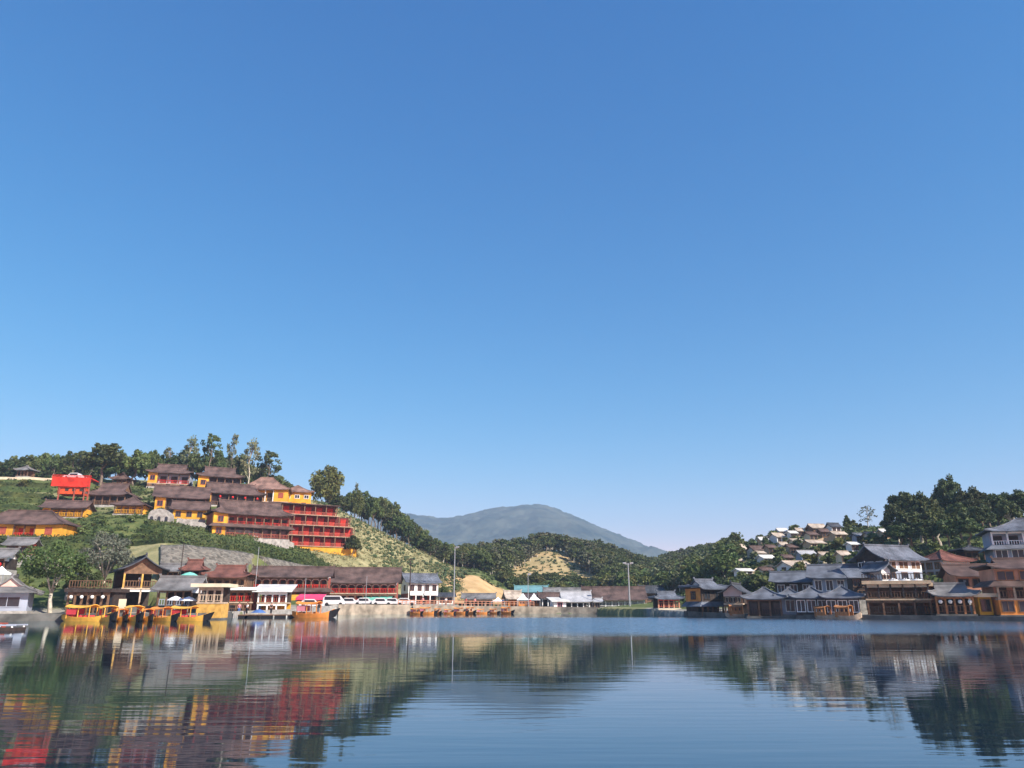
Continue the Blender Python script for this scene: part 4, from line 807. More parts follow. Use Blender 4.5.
def clumps(kind, H, Wd, seed):
    rs = np.random.RandomState(seed); c = []; r = []
    if kind == 'round':
        for k in range(48):
            d = rs.normal(size=3); d /= np.linalg.norm(d); d[2] = abs(d[2]) * 1.15 - .45
            q = .5 + .55 * rs.rand(); rad = Wd * (.07 + .11 * rs.rand())
            c.append((d[0] * Wd * .42 * q, d[1] * Wd * .42 * q, H * .60 + d[2] * H * .33 * q)); r.append((rad, rad, rad * .72))
        for k in range(16):
            d = rs.normal(size=3); d /= np.linalg.norm(d); d[2] = abs(d[2]) * 1.2 - .4; q = .92 + .2 * rs.rand(); rad = Wd * (.06 + .06 * rs.rand())
            c.append((d[0] * Wd * .42 * q, d[1] * Wd * .42 * q, H * .60 + d[2] * H * .34 * q)); r.append((rad, rad, rad))
    elif kind == 'tall':
        for k in range(36):
            t = .34 + .66 * (k + rs.rand()) / 36; w = Wd * .5 * (0.35 + .65 * math.sin(math.pi * min(1, max(0.05, (t - .26) / .78)))); an = rs.rand() * 6.28; q = .3 + .7 * rs.rand()
            rad = Wd * (.07 + .11 * rs.rand()); c.append((math.cos(an) * w * q, math.sin(an) * w * q, H * (t - .03))); r.append((rad * 1.15, rad * 1.15, rad * .7))
    elif kind == 'bamboo':
        for k in range(26):
            an = rs.rand() * 6.28; q = rs.rand() ** .6; t = .35 + .6 * rs.rand() * (1 - .35 * q); c.append((math.cos(an) * Wd * .42 * q, math.sin(an) * Wd * .42 * q, H * t)); rad = Wd * (.13 + .06 * rs.rand()); r.append((rad, rad, rad * 1.25))
    elif kind == 'cone':
        for k in range(20):
            t = k / 19; w = Wd * .5 * (1 - t) ** .7 * .8; an = k * 2.4; c.append((math.cos(an) * w * .7, math.sin(an) * w * .7, H * (.12 + .82 * t))); rad = Wd * (.24 - .14 * t); r.append((rad, rad, rad * 1.2))
    elif kind == 'shrub':
        for k in range(14):
            d = rs.normal(size=3); d /= np.linalg.norm(d); q = .4 + .6 * rs.rand(); c.append((d[0] * Wd * .36 * q, d[1] * Wd * .36 * q, H * (.42 + .36 * d[2] * q))); rad = Wd * (.14 + .08 * rs.rand()); r.append((rad, rad, rad * .8))
    return c, r
def trunk_mb(kind, H, Wd, cl, seed):
    rs = np.random.RandomState(seed + 5); b = MB(); th = {'round': .66, 'tall': .93, 'bamboo': .6, 'cone': .6, 'shrub': .4}[kind] * H; r0 = {'round': .03, 'tall': .018, 'bamboo': .012, 'cone': .03, 'shrub': .03}[kind] * H
    pts = [(rs.normal() * .012 * H * k, rs.normal() * .012 * H * k, -0.6 + (th + .6) * k / 5) for k in range(6)]
    b.tube(pts, [r0 * (1.2 - .85 * k / 5) for k in range(6)], 6)
    n = {'round': 9, 'tall': 10, 'bamboo': 8, 'cone': 3, 'shrub': 4}[kind]
    for i in rs.choice(len(cl), min(n, len(cl)), replace=False):
        e = Vector(cl[i]); t = min(.85, max(.25, e.z / th * .75)) if kind != 'bamboo' else .03; k = t * 5; i0 = int(k); s0 = Vector(pts[i0]).lerp(Vector(pts[min(5, i0 + 1)]), k - i0)
        mid = s0.lerp(e, .5) + Vector((0, 0, .03 * H)); b.tube([s0, mid, e], [r0 * .45, r0 * .3, r0 * .12], 5)
    return b
PROTO = {}
def make_proto(key, name, kind, H, Wd, leaf, bark, n_per, size, seed, gap=0.3):
    c, r = clumps(kind, H, Wd, seed)
    root = bpy.data.objects.new(name, None); COL.objects.link(root); root['category'] = 'shrub' if kind == 'shrub' else 'tree'
    link('trunk', trunk_mb(kind, H, Wd, c, seed).mesh('trunk', bark), root)
    link('crown', quads_mesh('crown', leaf_arrays(c, r, n_per, size, seed), leaf), root)
    remember(root); PROTO[key] = dict(root=root, used=False, H=H, W=Wd); return root
def plant(key, loc, h, w=None, label=None, group=None, rz=None):
    p = PROTO[key]; sc = h / p['H']; sw = (w / p['W']) if w else sc
    rz = random.random() * 6.28 if rz is None else rz
    if not p['used']:
        p['used'] = True; o = p['root']; o.location = loc; o.rotation_euler = (0, 0, rz); o.scale = (sw, sw, sc)
    else: o = dup(p['root'], loc, rz, (sw, sw, sc))
    if label: o['label'] = label
    if group: o['group'] = group
    elif 'group' in o: del o['group']
    return o
def tree_px(key, px, top, D, wpx=None, label=None, group=None):
    b = at(px, D); h = max(1.0, P(px, top, D).z - b.z); b.z -= .1
    return plant(key, b, h, wpx * D / F if wpx else None, label, group)
make_proto('near', 'broadleaf_tree', 'round', 10, 9, 'leaf', 'bark', 60, .36, 3)
make_proto('near2', 'broadleaf_tree', 'round', 10, 8, 'leaf_dark', 'bark', 60, .38, 14)
make_proto('big1', 'broadleaf_tree', 'round', 16, 11, 'leaf_dark', 'bark', 120, .38, 21)
make_proto('big2', 'broadleaf_tree', 'round', 16, 12, 'leaf_dark', 'bark_pale', 120, .38, 33)
make_proto('tall1', 'slender_tree', 'tall', 12, 6.5, 'leaf_pine', 'bark_pale', 26, .30, 4)
make_proto('tall2', 'slender_tree', 'tall', 12, 5.0, 'leaf_pine', 'bark', 26, .30, 9)
make_proto('tall3', 'slender_tree', 'tall', 12, 7.5, 'leaf_dark', 'bark', 42, .32, 12)
make_proto('bamboo', 'bamboo_clump', 'bamboo', 9, 9, 'leaf_olive', 'bark', 130, .36, 6)
make_proto('cone', 'conical_tree', 'cone', 5, 3, 'leaf', 'bark', 80, .22, 8)
make_proto('sparse', 'bare_tree', 'tall', 8, 6, 'leaf_grey', 'bark_pale', 12, .24, 17)
make_proto('shrubA', 'shrub', 'shrub', 2, 2.4, 'leaf', 'bark', 45, .22, 2)
make_proto('shrubB', 'shrub', 'shrub', 2, 2.2, 'leaf_olive', 'bark', 45, .22, 5)
make_proto('shrubC', 'shrub', 'shrub', 2, 2.6, 'leaf_dark', 'bark', 45, .22, 7)
make_proto('f1', 'forest_tree', 'tall', 8, 4.2, 'leaf_pine', 'bark_pale', 10, .42, 41)
make_proto('f2', 'forest_tree', 'tall', 8, 4.8, 'leaf', 'bark_pale', 11, .45, 42)
make_proto('f3', 'forest_tree', 'round', 7, 5.0, 'leaf', 'bark', 11, .45, 43)
make_proto('f4', 'forest_tree', 'round', 7, 5.0, 'leaf_olive', 'bark', 10, .45, 44)

# the forked pale tree by the pavilion and the grey one beside it: each its own
def special_tree(name, label, px, D, basez, H, Wd, leaf, bark, seed, forks, n_per, size, nclump):
    g = P(px, 600, D); root = thing(name, label, 'tree', (g.x, D, basez)); rs = np.random.RandomState(seed); b = MB(); cl = []; rd = []
    fork = Vector((0.0, 0, H * .24)); b.tube([(0.35, 0, -.6), (.12, 0, H * .08), (-.05, .05, H * .17), fork], [H * .034, H * .026, H * .022, H * .021], 8)
    for k in range(forks):
        an = 6.28 * k / forks + .4 + rs.rand() * .5; sp_ = Wd * (.16 + .12 * rs.rand()); a = Vector((math.cos(an) * sp_ * .45, math.sin(an) * sp_ * .45, H * (.42 + .05 * rs.rand()))); e = Vector((math.cos(an) * sp_, math.sin(an) * sp_, H * (.64 + .12 * rs.rand())))
        b.tube([fork - Vector((0, 0, .12)), a, e], [H * .014, H * .010, H * .006], 6)
        for j in range(4):
            an2 = an + rs.normal() * .9; q = Wd * (.30 + .16 * rs.rand()); e2 = Vector((math.cos(an2) * q, math.sin(an2) * q, H * (.50 + .42 * rs.rand() * (1 - .45 * q / (Wd * .46)))))
            st_ = a.lerp(e, .3 + .6 * rs.rand()); b.tube([st_, st_.lerp(e2, .55) + Vector((0, 0, .2)), e2], [H * .006, H * .004, H * .002], 5); cl.append(e2); rd.append(Wd * (.09 + .05 * rs.rand()))
    for k in range(nclump):
        d = rs.normal(size=3); d /= np.linalg.norm(d); q = .5 + .5 * rs.rand(); z = d[2] * .31 * q + .63
        cl.append((d[0] * Wd * .44 * q, d[1] * Wd * .40 * q, H * z)); rd.append(Wd * (.07 + .06 * rs.rand()))
    link('trunk', b.mesh('trunk', bark), root, smooth=True)
    link('crown', quads_mesh('crown', leaf_arrays(cl, [(r, r, r * .75) for r in rd], n_per, size, seed), leaf), root)
special_tree('forked_tree', 'broad green tree with a pale forked trunk at the water beside the pink gabled pavilion', 50, 103, 0.8, 10.3, 9.8, 'leaf', 'bark_pale', 61, 5, 110, .17, 34)
special_tree('grey_tree', 'thin grey leaved tree with pale stems above the dark teahouse', 101, 110, 3.0, 9.6, 8.0, 'leaf_grey', 'bark_pale', 62, 5, 105, .15, 30)
special_tree('understory_tree', 'small dark green tree in the shade beside the teahouse', 84, 106, 1.5, 5.6, 5.0, 'leaf_dark', 'bark', 63, 4, 80, .15, 18)

# trees on the hotel ridge
for px, top, off, key, w, lab in [
 (100, 440, 112, 'near2', 42, 'big dark round tree on the ridge above the very wide brown roof'),
 (133, 448, 114, 'near', 32, 'round green tree beside the highest yellow hotel wing'),
 (165, 446, 132, 'tall2', 14, 'slim sparse tree just behind the highest yellow hotel wing'),
 (187, 436, 128, 'tall1', 18, 'feathery tree with a pale trunk behind the highest hotel wing roof'),
 (208, 433, 128, 'tall3', 24, 'dense tall tree on the ridge over the second highest hotel wing'),
 (228, 433, 126, 'tall2', 12, 'thinnest and tallest pine like tree of the hotel ridge'),
 (248, 439, 118, 'tall1', 20, 'tall tree with a clear pale trunk above the salmon roof'),
 (267, 450, 118, 'tall3', 26, 'wide leaning dark tree at the end of the hotel ridge row'),
 (325, 466, 100, 'bamboo', 36, 'feathery olive bamboo clump standing alone on the grass ridge'),
 (354, 482, 104, 'tall2', 6, 'bare thin tree stem next to the bamboo clump')]:
    tree_px(key, px, top, offD(px, off), w, lab)
tree_px('near2', 352, 533, knotD(352, 5.9), 17, 'round dark shrubby tree beside the end of the red hotel')
tree_px('near', 443, 585, knotD(443, 4.3), 12, 'small green tree beside the white two storey house')
rg = np.random.RandomState(5)
GL = 'ridge trees behind the hotel'
for px in list(np.arange(-40, 100, 4.6)) + list(np.arange(110, 290, 8)):
    top = np.interp(px, [-40, 0, 40, 60, 90, 120, 150, 175, 200, 240, 262, 290], [458, 456, 451, 453, 455, 456, 454, 452, 452, 456, 464, 481]) + rg.normal() * 3.5
    o = tree_px(['near', 'near2', 'tall3', 'near'][rg.randint(4)], px + rg.normal() * 2, top, offD(px, np.interp(px, [0, 250, 300], [128, 124, 112]) + rg.rand() * 16), 17 + 11 * rg.rand(), 'mid height leafy tree in the mixed row along the hotel ridge', GL)
GS = 'trees along the spur edge'
for px in np.arange(334, 486, 3.1):
    top = np.interp(px, [334, 345, 356, 372, 390, 400, 420, 440, 460, 486], [494, 490, 488, 491, 498, 508, 526, 538, 545, 548]) + abs(rg.normal()) * 4
    base_off = np.interp(px, [330, 360, 410, 450, 480], [90, 94, 100, 100, 92])
    tree_px(['near2', 'near', 'tall3', 'near2', 'bamboo'][rg.randint(5)], px, top, offD(px, base_off + rg.rand() * 16), 12 + 9 * rg.rand(), 'bushy tree in the dark row down the spur beyond the dotted hillside', GS)
# trees on the shaded hill
for px, top, off, key, w, lab in [
 (908, 486, 70, 'big1', 34, 'big dark tree nearest the bare twiggy tree on the shaded hill'),
 (922, 489, 66, 'big2', 34, 'dark tree between the first big tree and the tallest tree of the shaded hill'),
 (954, 471, 72, 'big2', 30, 'tallest tree of the shaded hill with a gap of sky beside it'),
 (974, 484, 70, 'big2', 36, 'dark leafy tree with a pale trunk behind the white villa'),
 (1000, 488, 74, 'big1', 34, 'broad dark tree directly above the white villa roof'),
 (1030, 487, 74, 'big2', 40, 'broad dark tree cut by the frame edge above the villa'),
 (868, 506, 104, 'sparse', 20, 'bare twiggy grey tree on the skyline near the conical tree'),
 (848, 515, 104, 'cone', 12, 'small conical tree at the top of the village'),
 (884, 520, 100, 'near2', 9, 'small dark tree between the bare twiggy tree and the big dark trees')]:
    tree_px(key, px, top, offD(px, off), w, lab)
GR = 'dark trees filling the shaded hill'
for px, top, off in [(900, 500, 62), (912, 508, 58), (934, 496, 64), (941, 505, 58), (962, 500, 60), (984, 500, 60), (1012, 496, 62), (1045, 495, 64), (1065, 490, 70), (902, 520, 56), (928, 516, 54), (950, 516, 52), (970, 515, 52), (990, 490, 80), (945, 490, 78), (1015, 490, 82)]:
    tree_px(['near2', 'big1', 'big2'][rg.randint(3)], px, top, offD(px, off), 26 + 8 * rg.rand(), 'dark leafy tree among the massed trees of the shaded hill', GR)
for px, top, off, w, k, lab in [(915, 546, 44, 16, 'shrubA', 'rounded shrub directly above the big white house roof'), (935, 540, 42, 20, 'shrubB', 'olive rounded shrub above the rust roofed house'), (950, 542, 42, 18, 'shrubA', 'rounded green shrub between the olive shrub and the green roofed hut'), (962, 536, 44, 20, 'shrubC', 'dark rounded shrub beside the green roofed hut')]:
    tree_px(k, px, top, offD(px, off), w, lab)
# forest at the head of the lake: 290 trees one by one, the mass behind as one wood
cand = []
rf = np.random.RandomState(77)
while len(cand) < 1500:
    px = rf.uniform(418, 738); off = rf.uniform(60, 300); D = offD(px, off)
    lo = np.interp(px, [418, 450, 480, 515, 600, 650, 700, 738], [104, 98, 96, 66, 70, 48, 36, 34]); hi = np.interp(px, [418, 450, 515, 600, 650, 700, 738], [175, 182, 182, 190, 250, 290, 215])
    if off < lo or off > hi: continue
    if float(np.clip(min((px + 2 - 512) / 5, (600 - px + 2) / 5), 0, 1)) > 0 and 100 < off < 158 and abs(px - 553) < 46 * (1 - max(0, off - 112) / 52): continue
    cand.append((px, off, D))
cand.sort(key=lambda c: c[2])
GF = 'forest trees at the head of the lake'
FL = {'f1': 'thin pale trunked tree with sparse grey green crown in the wood behind the market roofs', 'f2': 'dark slender tree with pale trunk in the wood behind the market roofs', 'f3': 'round green tree in the wood behind the market roofs', 'f4': 'olive green bushy tree in the wood behind the market roofs'}
far_v = {}
def proto_v(key):
    r = PROTO[key]['root']; return [(c.data, np.array([v.co[:] for v in c.data.vertices]), [tuple(p.vertices) for p in c.data.polygons]) for c in KIDS[r.name]]
pv_ = {k: proto_v(k) for k in FL}
acc = {}
for i, (px, off, D) in enumerate(cand):
    low = 500 < px < 606 and off < 106
    key = ('f3', 'f4', 'f3')[rf.randint(3)] if low or (px > 600 and rf.rand() < .5) else ('f1', 'f2', 'f1', 'f2', 'f3')[rf.randint(5)]
    b = at(px, D); h = (2.2 + 2.0 * rf.rand()) if low else (5.2 + 3.2 * rf.rand()) * np.interp(px, [418, 520, 600, 650, 740], [.85, 1.0, 1.0, .85, .85])
    w = h * (.62 + .2 * rf.rand()) if not low else h * 1.1
    if off < 62: h *= .55; w *= .7
    if i < 290: plant(key, (b.x, b.y, b.z - .1), h, w, FL[key], GF)
    else:
        p = PROTO[key]; a = rf.rand() * 6.28; ca_, sa_ = math.cos(a), math.sin(a)
        for me, co, pol in pv_[key]:
            q = np.stack([(co[:, 0] * ca_ - co[:, 1] * sa_) * w / p['W'] + b.x, (co[:, 0] * sa_ + co[:, 1] * ca_) * w / p['W'] + b.y, co[:, 2] * h / p['H'] + b.z - .1], 1)
            L_ = acc.setdefault(me.materials[0].name, [[], [], 0]); L_[0].append(q); L_[1] += [tuple(v + L_[2] for v in f) for f in pol]; L_[2] += len(q)
vs_, fs_, mi_, names = [], [], [], list(acc)
o_ = 0
for k, nme in enumerate(names):
    q = np.concatenate(acc[nme][0]); vs_.append(q); fs_ += [tuple(v + o_ for v in f) for f in acc[nme][1]]; mi_ += [k] * len(acc[nme][1]); o_ += len(q)
me = bpy.data.meshes.new('wood'); me.from_pydata(np.concatenate(vs_).tolist(), [], fs_)
for nme in names: me.materials.append(MATS[nme])
me.polygons.foreach_set('material_index', mi_)
tag(link('far_wood', me), kind='stuff')

# ------------------------------------------------------------------ tea bushes, hedges, undergrowth
def tea_proto():
    bm = bmesh.new(); bmesh.ops.create_icosphere(bm, subdivisions=2, radius=.5)
    rs = np.random.RandomState(3)
    for v in bm.verts: v.co = Vector((v.co.x, v.co.y, v.co.z * .8)) * (0.85 + .35 * rs.rand()) + Vector((0, 0, .25))
    me = bpy.data.meshes.new('tea_bush'); bm.to_mesh(me); bm.free(); me.materials.append(MATS['tea']); return me
tm = tea_proto(); n_ind = 0; rt = np.random.RandomState(19); spots = []
for off in np.arange(28, 104, 1.75):
    for px in np.arange(316, 468, 3.4):
        p = px + rt.normal() * .8; o = off + rt.normal() * .4; r_lo = np.interp(p, [316, 330, 360, 410, 450, 470], [60, 46, 40, 34, 34, 60]); r_hi = np.interp(p, [316, 360, 410, 450, 470], [98, 90, 96, 94, 70])
        if r_lo < o < r_hi and rt.rand() < .62 + 1.3 * float(vn(p * .09, o * .11)) and not (p < 364 and o < 62): spots.append((p, offD(p, o)))
rt.shuffle(spots); spots = sorted(spots, key=lambda q: q[1])
tv, tf = [], []; tco = np.array([v.co[:] for v in tm.vertices]); tpo = [tuple(p.vertices) for p in tm.polygons]
for i, (p, D) in enumerate(spots):
    g = at(p, D); sc = .45 + .95 * rt.rand() ** 1.5
    if i < 290:
        o = link('tea_bush', tm, None, g, rt.rand() * 6); o.scale = (sc, sc, sc * .9); tag(o, 'small round dark tea bush among the scattered bushes dotting the pale hillside', 'bush', 'tea bushes dotting the pale hillside')
    else:
        k = len(tv); tv += (tco * sc + np.array(g[:])).tolist(); tf += [tuple(v + k for v in f) for f in tpo]
if tv:
    me = bpy.data.meshes.new('tea_bushes'); me.from_pydata(tv, [], tf); me.materials.append(MATS['tea']); tag(link('far_tea_bushes', me), kind='stuff')
def hedge(label, pts, wd, h, seed, m='hedge_leaf', dens=26):
    c, r = [], []; rs = np.random.RandomState(seed); core = MB(); rows = []
    for g in pts:
        c.append((g.x, g.y, g.z + h * .45)); r.append((.8, wd * .5, h * .55))
    V_ = leaf_arrays(c, r, dens, .22, seed)
    root = tag(link('tea_hedge', quads_mesh('tea_hedge', V_, m)), label, 'hedge', 'tea hedges following the slope')
    vs = []
    for g in pts: vs += [(g.x, g.y - wd * .36, g.z - .4), (g.x, g.y - wd * .3, g.z + h * .7), (g.x, g.y + wd * .3, g.z + h * .75), (g.x, g.y + wd * .36, g.z - .4)]
    n = len(pts); link('stems', core.add(vs, [(4*i+k, 4*i+(k+1) % 4, 4*i+4+(k+1) % 4, 4*i+4+k) for i in range(n-1) for k in range(4)] + [(0, 1, 2, 3), (4*n-1, 4*n-2, 4*n-3, 4*n-4)]).mesh('stems', 'leaf_dark'), root)
def line(pa, pb_, f, step=2.0): return [at(p, offD(p, f(p))) for p in np.arange(pa, pb_, step)]
ords = ['lowest', 'second lowest', 'third lowest', 'fourth lowest', 'fifth lowest', 'topmost']
for k in range(5):
    f = lambda p, k=k: knotD(p, 5.10 + .19 * k) - shoreD(p)
    hedge((ords[k] if k < 4 else 'topmost') + ' of the long tea hedges between the rubble wall and the hotel', line(128 + 5 * k, 338 - 7 * k, f), 1.25, 1.15, 70 + k)
for k in range(6):
    hedge(ords[k] + ' of the short tea hedges below the hilltop path', line(-40, 52 + 2 * math.sin(k), lambda p, k=k: 80 + 5.6 * k), 2.4, 1.2, 90 + k, dens=22)
for k in range(3):
    hedge(['lower', 'middle', 'upper'][k] + ' hedge row in front of the long yellow lodge', line(-40, 120, lambda p, k=k: 46 + 5 * k), 2.4, 1.5, 110 + k, dens=24)
for k, (a, b_, o) in enumerate([(888, 932, 52), (740, 800, 50), (700, 760, 44)]):
    hedge(['pale clipped hedge under the big dark trees', 'hedge across the foot of the village slope', 'hedge beside the dark restaurant at the foot of the village'][k], line(a, b_, lambda p, o=o: o), 3.0, 1.6, 120 + k, 'hedge_leaf', 40)
# shrubs one can count on the village slope, and small ones round the hotel
def near_house(x, y, m=1.0):
    for s in HS:
        c, sn = math.cos(s['yaw']), math.sin(s['yaw']); lx = (x - s['x']) * c + (y - s['y']) * sn; ly = -(x - s['x']) * sn + (y - s['y']) * c
        if abs(lx) < s['w'] / 2 + m and -s['d'] / 2 - m - 1.5 < ly < s['d'] / 2 + m: return True
    return False
rv = np.random.RandomState(31); n = 0
while n < 185:
    px = rv.uniform(684, 895) if n < 100 else rv.uniform(730, 860); off = rv.uniform(28, 112); D = offD(px, off); g = at(px, D)
    if near_house(g.x, g.y): continue
    h = 1.0 + 2.6 * rv.rand() ** 1.8; k = ('shrubA', 'shrubB', 'shrubA', 'shrubC')[rv.randint(4)]
    plant(k, (g.x, g.y, g.z - .15), h, h * (1.1 + .5 * rv.rand()), {'shrubA': 'green shrub on the terraced village slope', 'shrubB': 'olive shrub on the terraced village slope', 'shrubC': 'dark shrub on the terraced village slope'}[k], 'shrubs on the village slope'); n += 1
n = 0
while n < 100:
    px = rv.uniform(-20, 330); off = rv.uniform(22, 112); D = offD(px, off); g = at(px, D)
    if near_house(g.x, g.y) or (135 < px < 345 and D < knotD(px, 5.95)) or (px > 262 and off < 90): continue
    h = .9 + 1.5 * rv.rand() ** 1.7; k = ('shrubA', 'shrubA', 'shrubB', 'shrubC')[rv.randint(4)]
    plant(k, (g.x, g.y, g.z - .15), h, h * (1.1 + .5 * rv.rand()), {'shrubA': 'green shrub on the slope around the hotel lodges', 'shrubB': 'olive shrub on the slope around the hotel lodges', 'shrubC': 'dark shrub on the slope around the hotel lodges'}[k], 'shrubs around the hotel lodges'); n += 1
def undergrowth(name, n, seed, f, m, size):
    rs = np.random.RandomState(seed); c, r = [], []
    while len(c) < n:
        px, off = f(rs); g = at(px, offD(px, off))
        if near_house(g.x, g.y, .3): continue
        q = .35 + .5 * rs.rand(); c.append((g.x, g.y, g.z + q * .3)); r.append((q * 1.5, q * 1.5, q * .6))
    tag(link(name, quads_mesh(name, leaf_arrays(c, r, 16, size, seed), m)), kind='stuff')
undergrowth('undergrowth', 1500, 7, lambda rs: (lambda q: (q, knotD(q, rs.uniform(4.0, 6.9) if q < 130 else rs.uniform(6.0, 6.9)) - shoreD(q)))(rs.uniform(-60, 310)), 'hedge_leaf', .28)
undergrowth('undergrowth', 1700, 8, lambda rs: (rs.uniform(680, 1080), rs.uniform(22, 112)), 'hedge_leaf', .28)
undergrowth('undergrowth', 1500, 9, lambda rs: (rs.uniform(430, 720), rs.uniform(62, 200)), 'hedge_leaf', .36)
undergrowth('dry_grass', 2200, 10, lambda rs: (rs.uniform(306, 466), rs.uniform(34, 104)), 'straw', .17)

# ------------------------------------------------------------------ boats
def boat_proto(key, Lb, Wb, hullm, kind):
    root = bpy.data.objects.new('boat', None); COL.objects.link(root)
    b = MB(); us = np.linspace(-1, 1, 17); vs = []
    def half(u): return Wb / 2 * (1 - abs(u) ** 3.0 * .82)
    def shr(u): return .42 + (.55 if u > 0 else .30) * abs(u) ** 3.2
    for u in us:
        h = half(u); z1 = shr(u); z0 = -.25 + .45 * abs(u) ** 4; x = u * Lb / 2
        vs += [(x, -h, z1), (x * .985, -h * .75, z0), (x * .985, h * .75, z0), (x, h, z1), (x, h * .84, z1 + .01), (x, h * .80, z1 - .16), (x, -h * .80, z1 - .16), (x, -h * .84, z1 + .01)]
    n = len(us); fs = [(8*i+k, 8*i+(k+1) % 8, 8*i+8+(k+1) % 8, 8*i+8+k) for i in range(n-1) for k in range(8)] + [tuple(range(8))[::-1], tuple(8*(n-1)+k for k in range(8))]
    link('hull', b.add(vs, fs).mesh('hull', hullm), root)
    if kind in ('yellow', 'orange'):
        x = Lb / 2; hb = half(.84) * 1.06; link('bow_tip', MB().add([(x - .52, -hb, shr(.84) - .02), (x - .52, hb, shr(.84) - .02), (x - .52, -hb * .85, -.15), (x - .52, hb * .85, -.15), (x + .7, -.12, shr(1) + .1), (x + .7, .12, shr(1) + .1), (x + .15, -.14, .1), (x + .15, .14, .1)], [(0, 4, 5, 1), (0, 2, 6, 4), (1, 5, 7, 3), (4, 6, 7, 5), (2, 3, 7, 6), (0, 1, 3, 2)]).mesh('bow_tip', 'black'), root)
    x0, x1 = -Lb * .34, Lb * .12; zr = 1.52
    rm = {'yellow': 'boat_yellow', 'orange': 'orange', 'brown': 'brown_wood'}[kind]
    g = MB(); vs = []; nx, ny = 9, 7
    for i in range(nx):
        s = -1 + 2 * i / (nx - 1)
        for j in range(ny):
            t = -1 + 2 * j / (ny - 1); vs.append(((x0 + x1) / 2 + s * (x1 - x0) / 2 * 1.1, t * Wb * .52, zr + .22 * (1 - t * t) + .13 * abs(s) ** 3))
    m_ = len(vs); vs += [(p[0], p[1], p[2] - .07) for p in vs]
    fs = [(i*ny+j, (i+1)*ny+j, (i+1)*ny+j+1, i*ny+j+1) for i in range(nx-1) for j in range(ny-1)]
    fs += [tuple(v + m_ for v in f[::-1]) for f in fs]
    rim = [i*ny for i in range(nx)] + [(nx-1)*ny+j for j in range(1, ny)] + [i*ny+ny-1 for i in range(nx-2, -1, -1)] + [j for j in range(ny-2, 0, -1)]
    fs += [(rim[i], rim[(i+1) % len(rim)], rim[(i+1) % len(rim)] + m_, rim[i] + m_) for i in range(len(rim))]
    link('canopy', g.add(vs, fs).mesh('canopy', rm), root)
    if kind != 'brown':
        pm = MB().box(-.04, .04, -.04, .04, .25, zr + .05).mesh('post', rm)
        for px_ in (x0, (x0 + x1) / 2, x1):
            for sy in (-1, 1): link('post', pm, root, (px_, sy * Wb * .40, 0))
        sm = MB().box(-.18, .18, -Wb * .32, Wb * .32, .26, .62).mesh('seat', 'cloth_red' if kind == 'yellow' else 'brown_wood')
        for px_ in np.linspace(x0 + .4, x1 - .3, 3): link('seat', sm, root, (px_, 0, 0))
        for sy in (-1, 1):
            link('side_curtain', MB().box(x0, x0 + (x1 - x0) * .42, sy * Wb * .43 - .02, sy * Wb * .43 + .02, .7, 1.35).mesh('side_curtain', 'cloth_red' if kind == 'yellow' else 'cloth_pink'), root)
    else:
        c = MB()
        for sy in (-1, 1):
            c.box(x0, x1, sy * Wb * .40 - .04, sy * Wb * .40 + .04, .26, .95).box(x0, x1, sy * Wb * .40 - .04, sy * Wb * .40 + .04, 1.36, 1.58)
        link('cabin', c.mesh('cabin', 'brown_wood'), root)
        pm = MB().box(-.09, .09, -.07, .07, .25, zr + .1).mesh('post', 'brown_wood')
        for px_ in np.linspace(x0, x1, 4):
            for sy in (-1, 1): link('post', pm, root, (px_, sy * Wb * .40, 0))
        link('bench', MB().box(x0 + .3, x1 - .3, -.3, .3, .26, .6).mesh('bench', 'dark_wood'), root)
    root['category'] = 'boat'; remember(root); PROTO[key] = dict(root=root, used=False); return root
boat_proto('by', 6.4, 1.7, 'boat_yellow', 'yellow'); boat_proto('bz', 6.0, 1.6, 'boat_yellow', 'orange'); boat_proto('bo', 5.4, 1.6, 'orange', 'orange'); boat_proto('bb', 3.9, 1.6, 'pale_wood', 'brown')
def moor(key, px, py, yaw, sc, label, group=None, D=None):
    D = D or CAMZ / math.tan(math.atan((py - CY) / F) - PITCH); x = P(px, py, D).x; p = PROTO[key]
    if not p['used']: p['used'] = True; o = p['root']; o.location = (x, D, .05); o.rotation_euler = (0, 0, R(yaw)); o.scale = (sc,) * 3
    else: o = dup(p['root'], (x, D, .05), R(yaw), sc)
    o['label'] = label
    if group: o['group'] = group
    elif 'group' in o: del o['group']
    return o
GY = 'yellow boats moored by the teahouse'
moor('by', 86, 621.0, -8, .98, 'yellow canopied boat lying broadside, nearest the forked tree', GY, 91.5)
for px, lab in [(108, 'yellow boat with a black bow right behind the broadside boat'), (121, 'yellow boat with orange canopy and black bow, second after the broadside boat'), (134, 'yellow boat with a black bow, third after the broadside boat'), (147, 'yellow boat with orange canopy and black bow under the white beamed shop')]:
    moor('bz' if px in (121, 147) else 'by', px, 621.5, -58 + 7 * math.sin(px), .82 + .1 * math.sin(px * 1.7), lab, GY, 91.2 + (px - 108) * .03)
moor('bz', 163, 621, -34, .84, 'yellow boat with orange canopy and black bow in front of the grey roofed shed', GY, 92.5)
moor('by', 188, 620.5, -16, .9, 'yellow boat with the flattest profile, nearest the planked deck restaurant', GY, 94)
moor('bo', 313, 617, -10, 1.25, 'orange canopied boat moored alone at the grey quay', None, 118)
GO = 'small orange boats at the head of the lake'
oc = [(416, 'farthest from the teal shed'), (427, 'below the gable of the white two storey house'), (438, 'below the right half of the white two storey house'), (449, 'in front of the low white hut'), (460, 'just past the lamp mast'), (471, 'below the orange earth slope'), (482, 'in front of the market shed'), (494, 'at the end of the market shed'), (507, 'closest to the orange stall')]
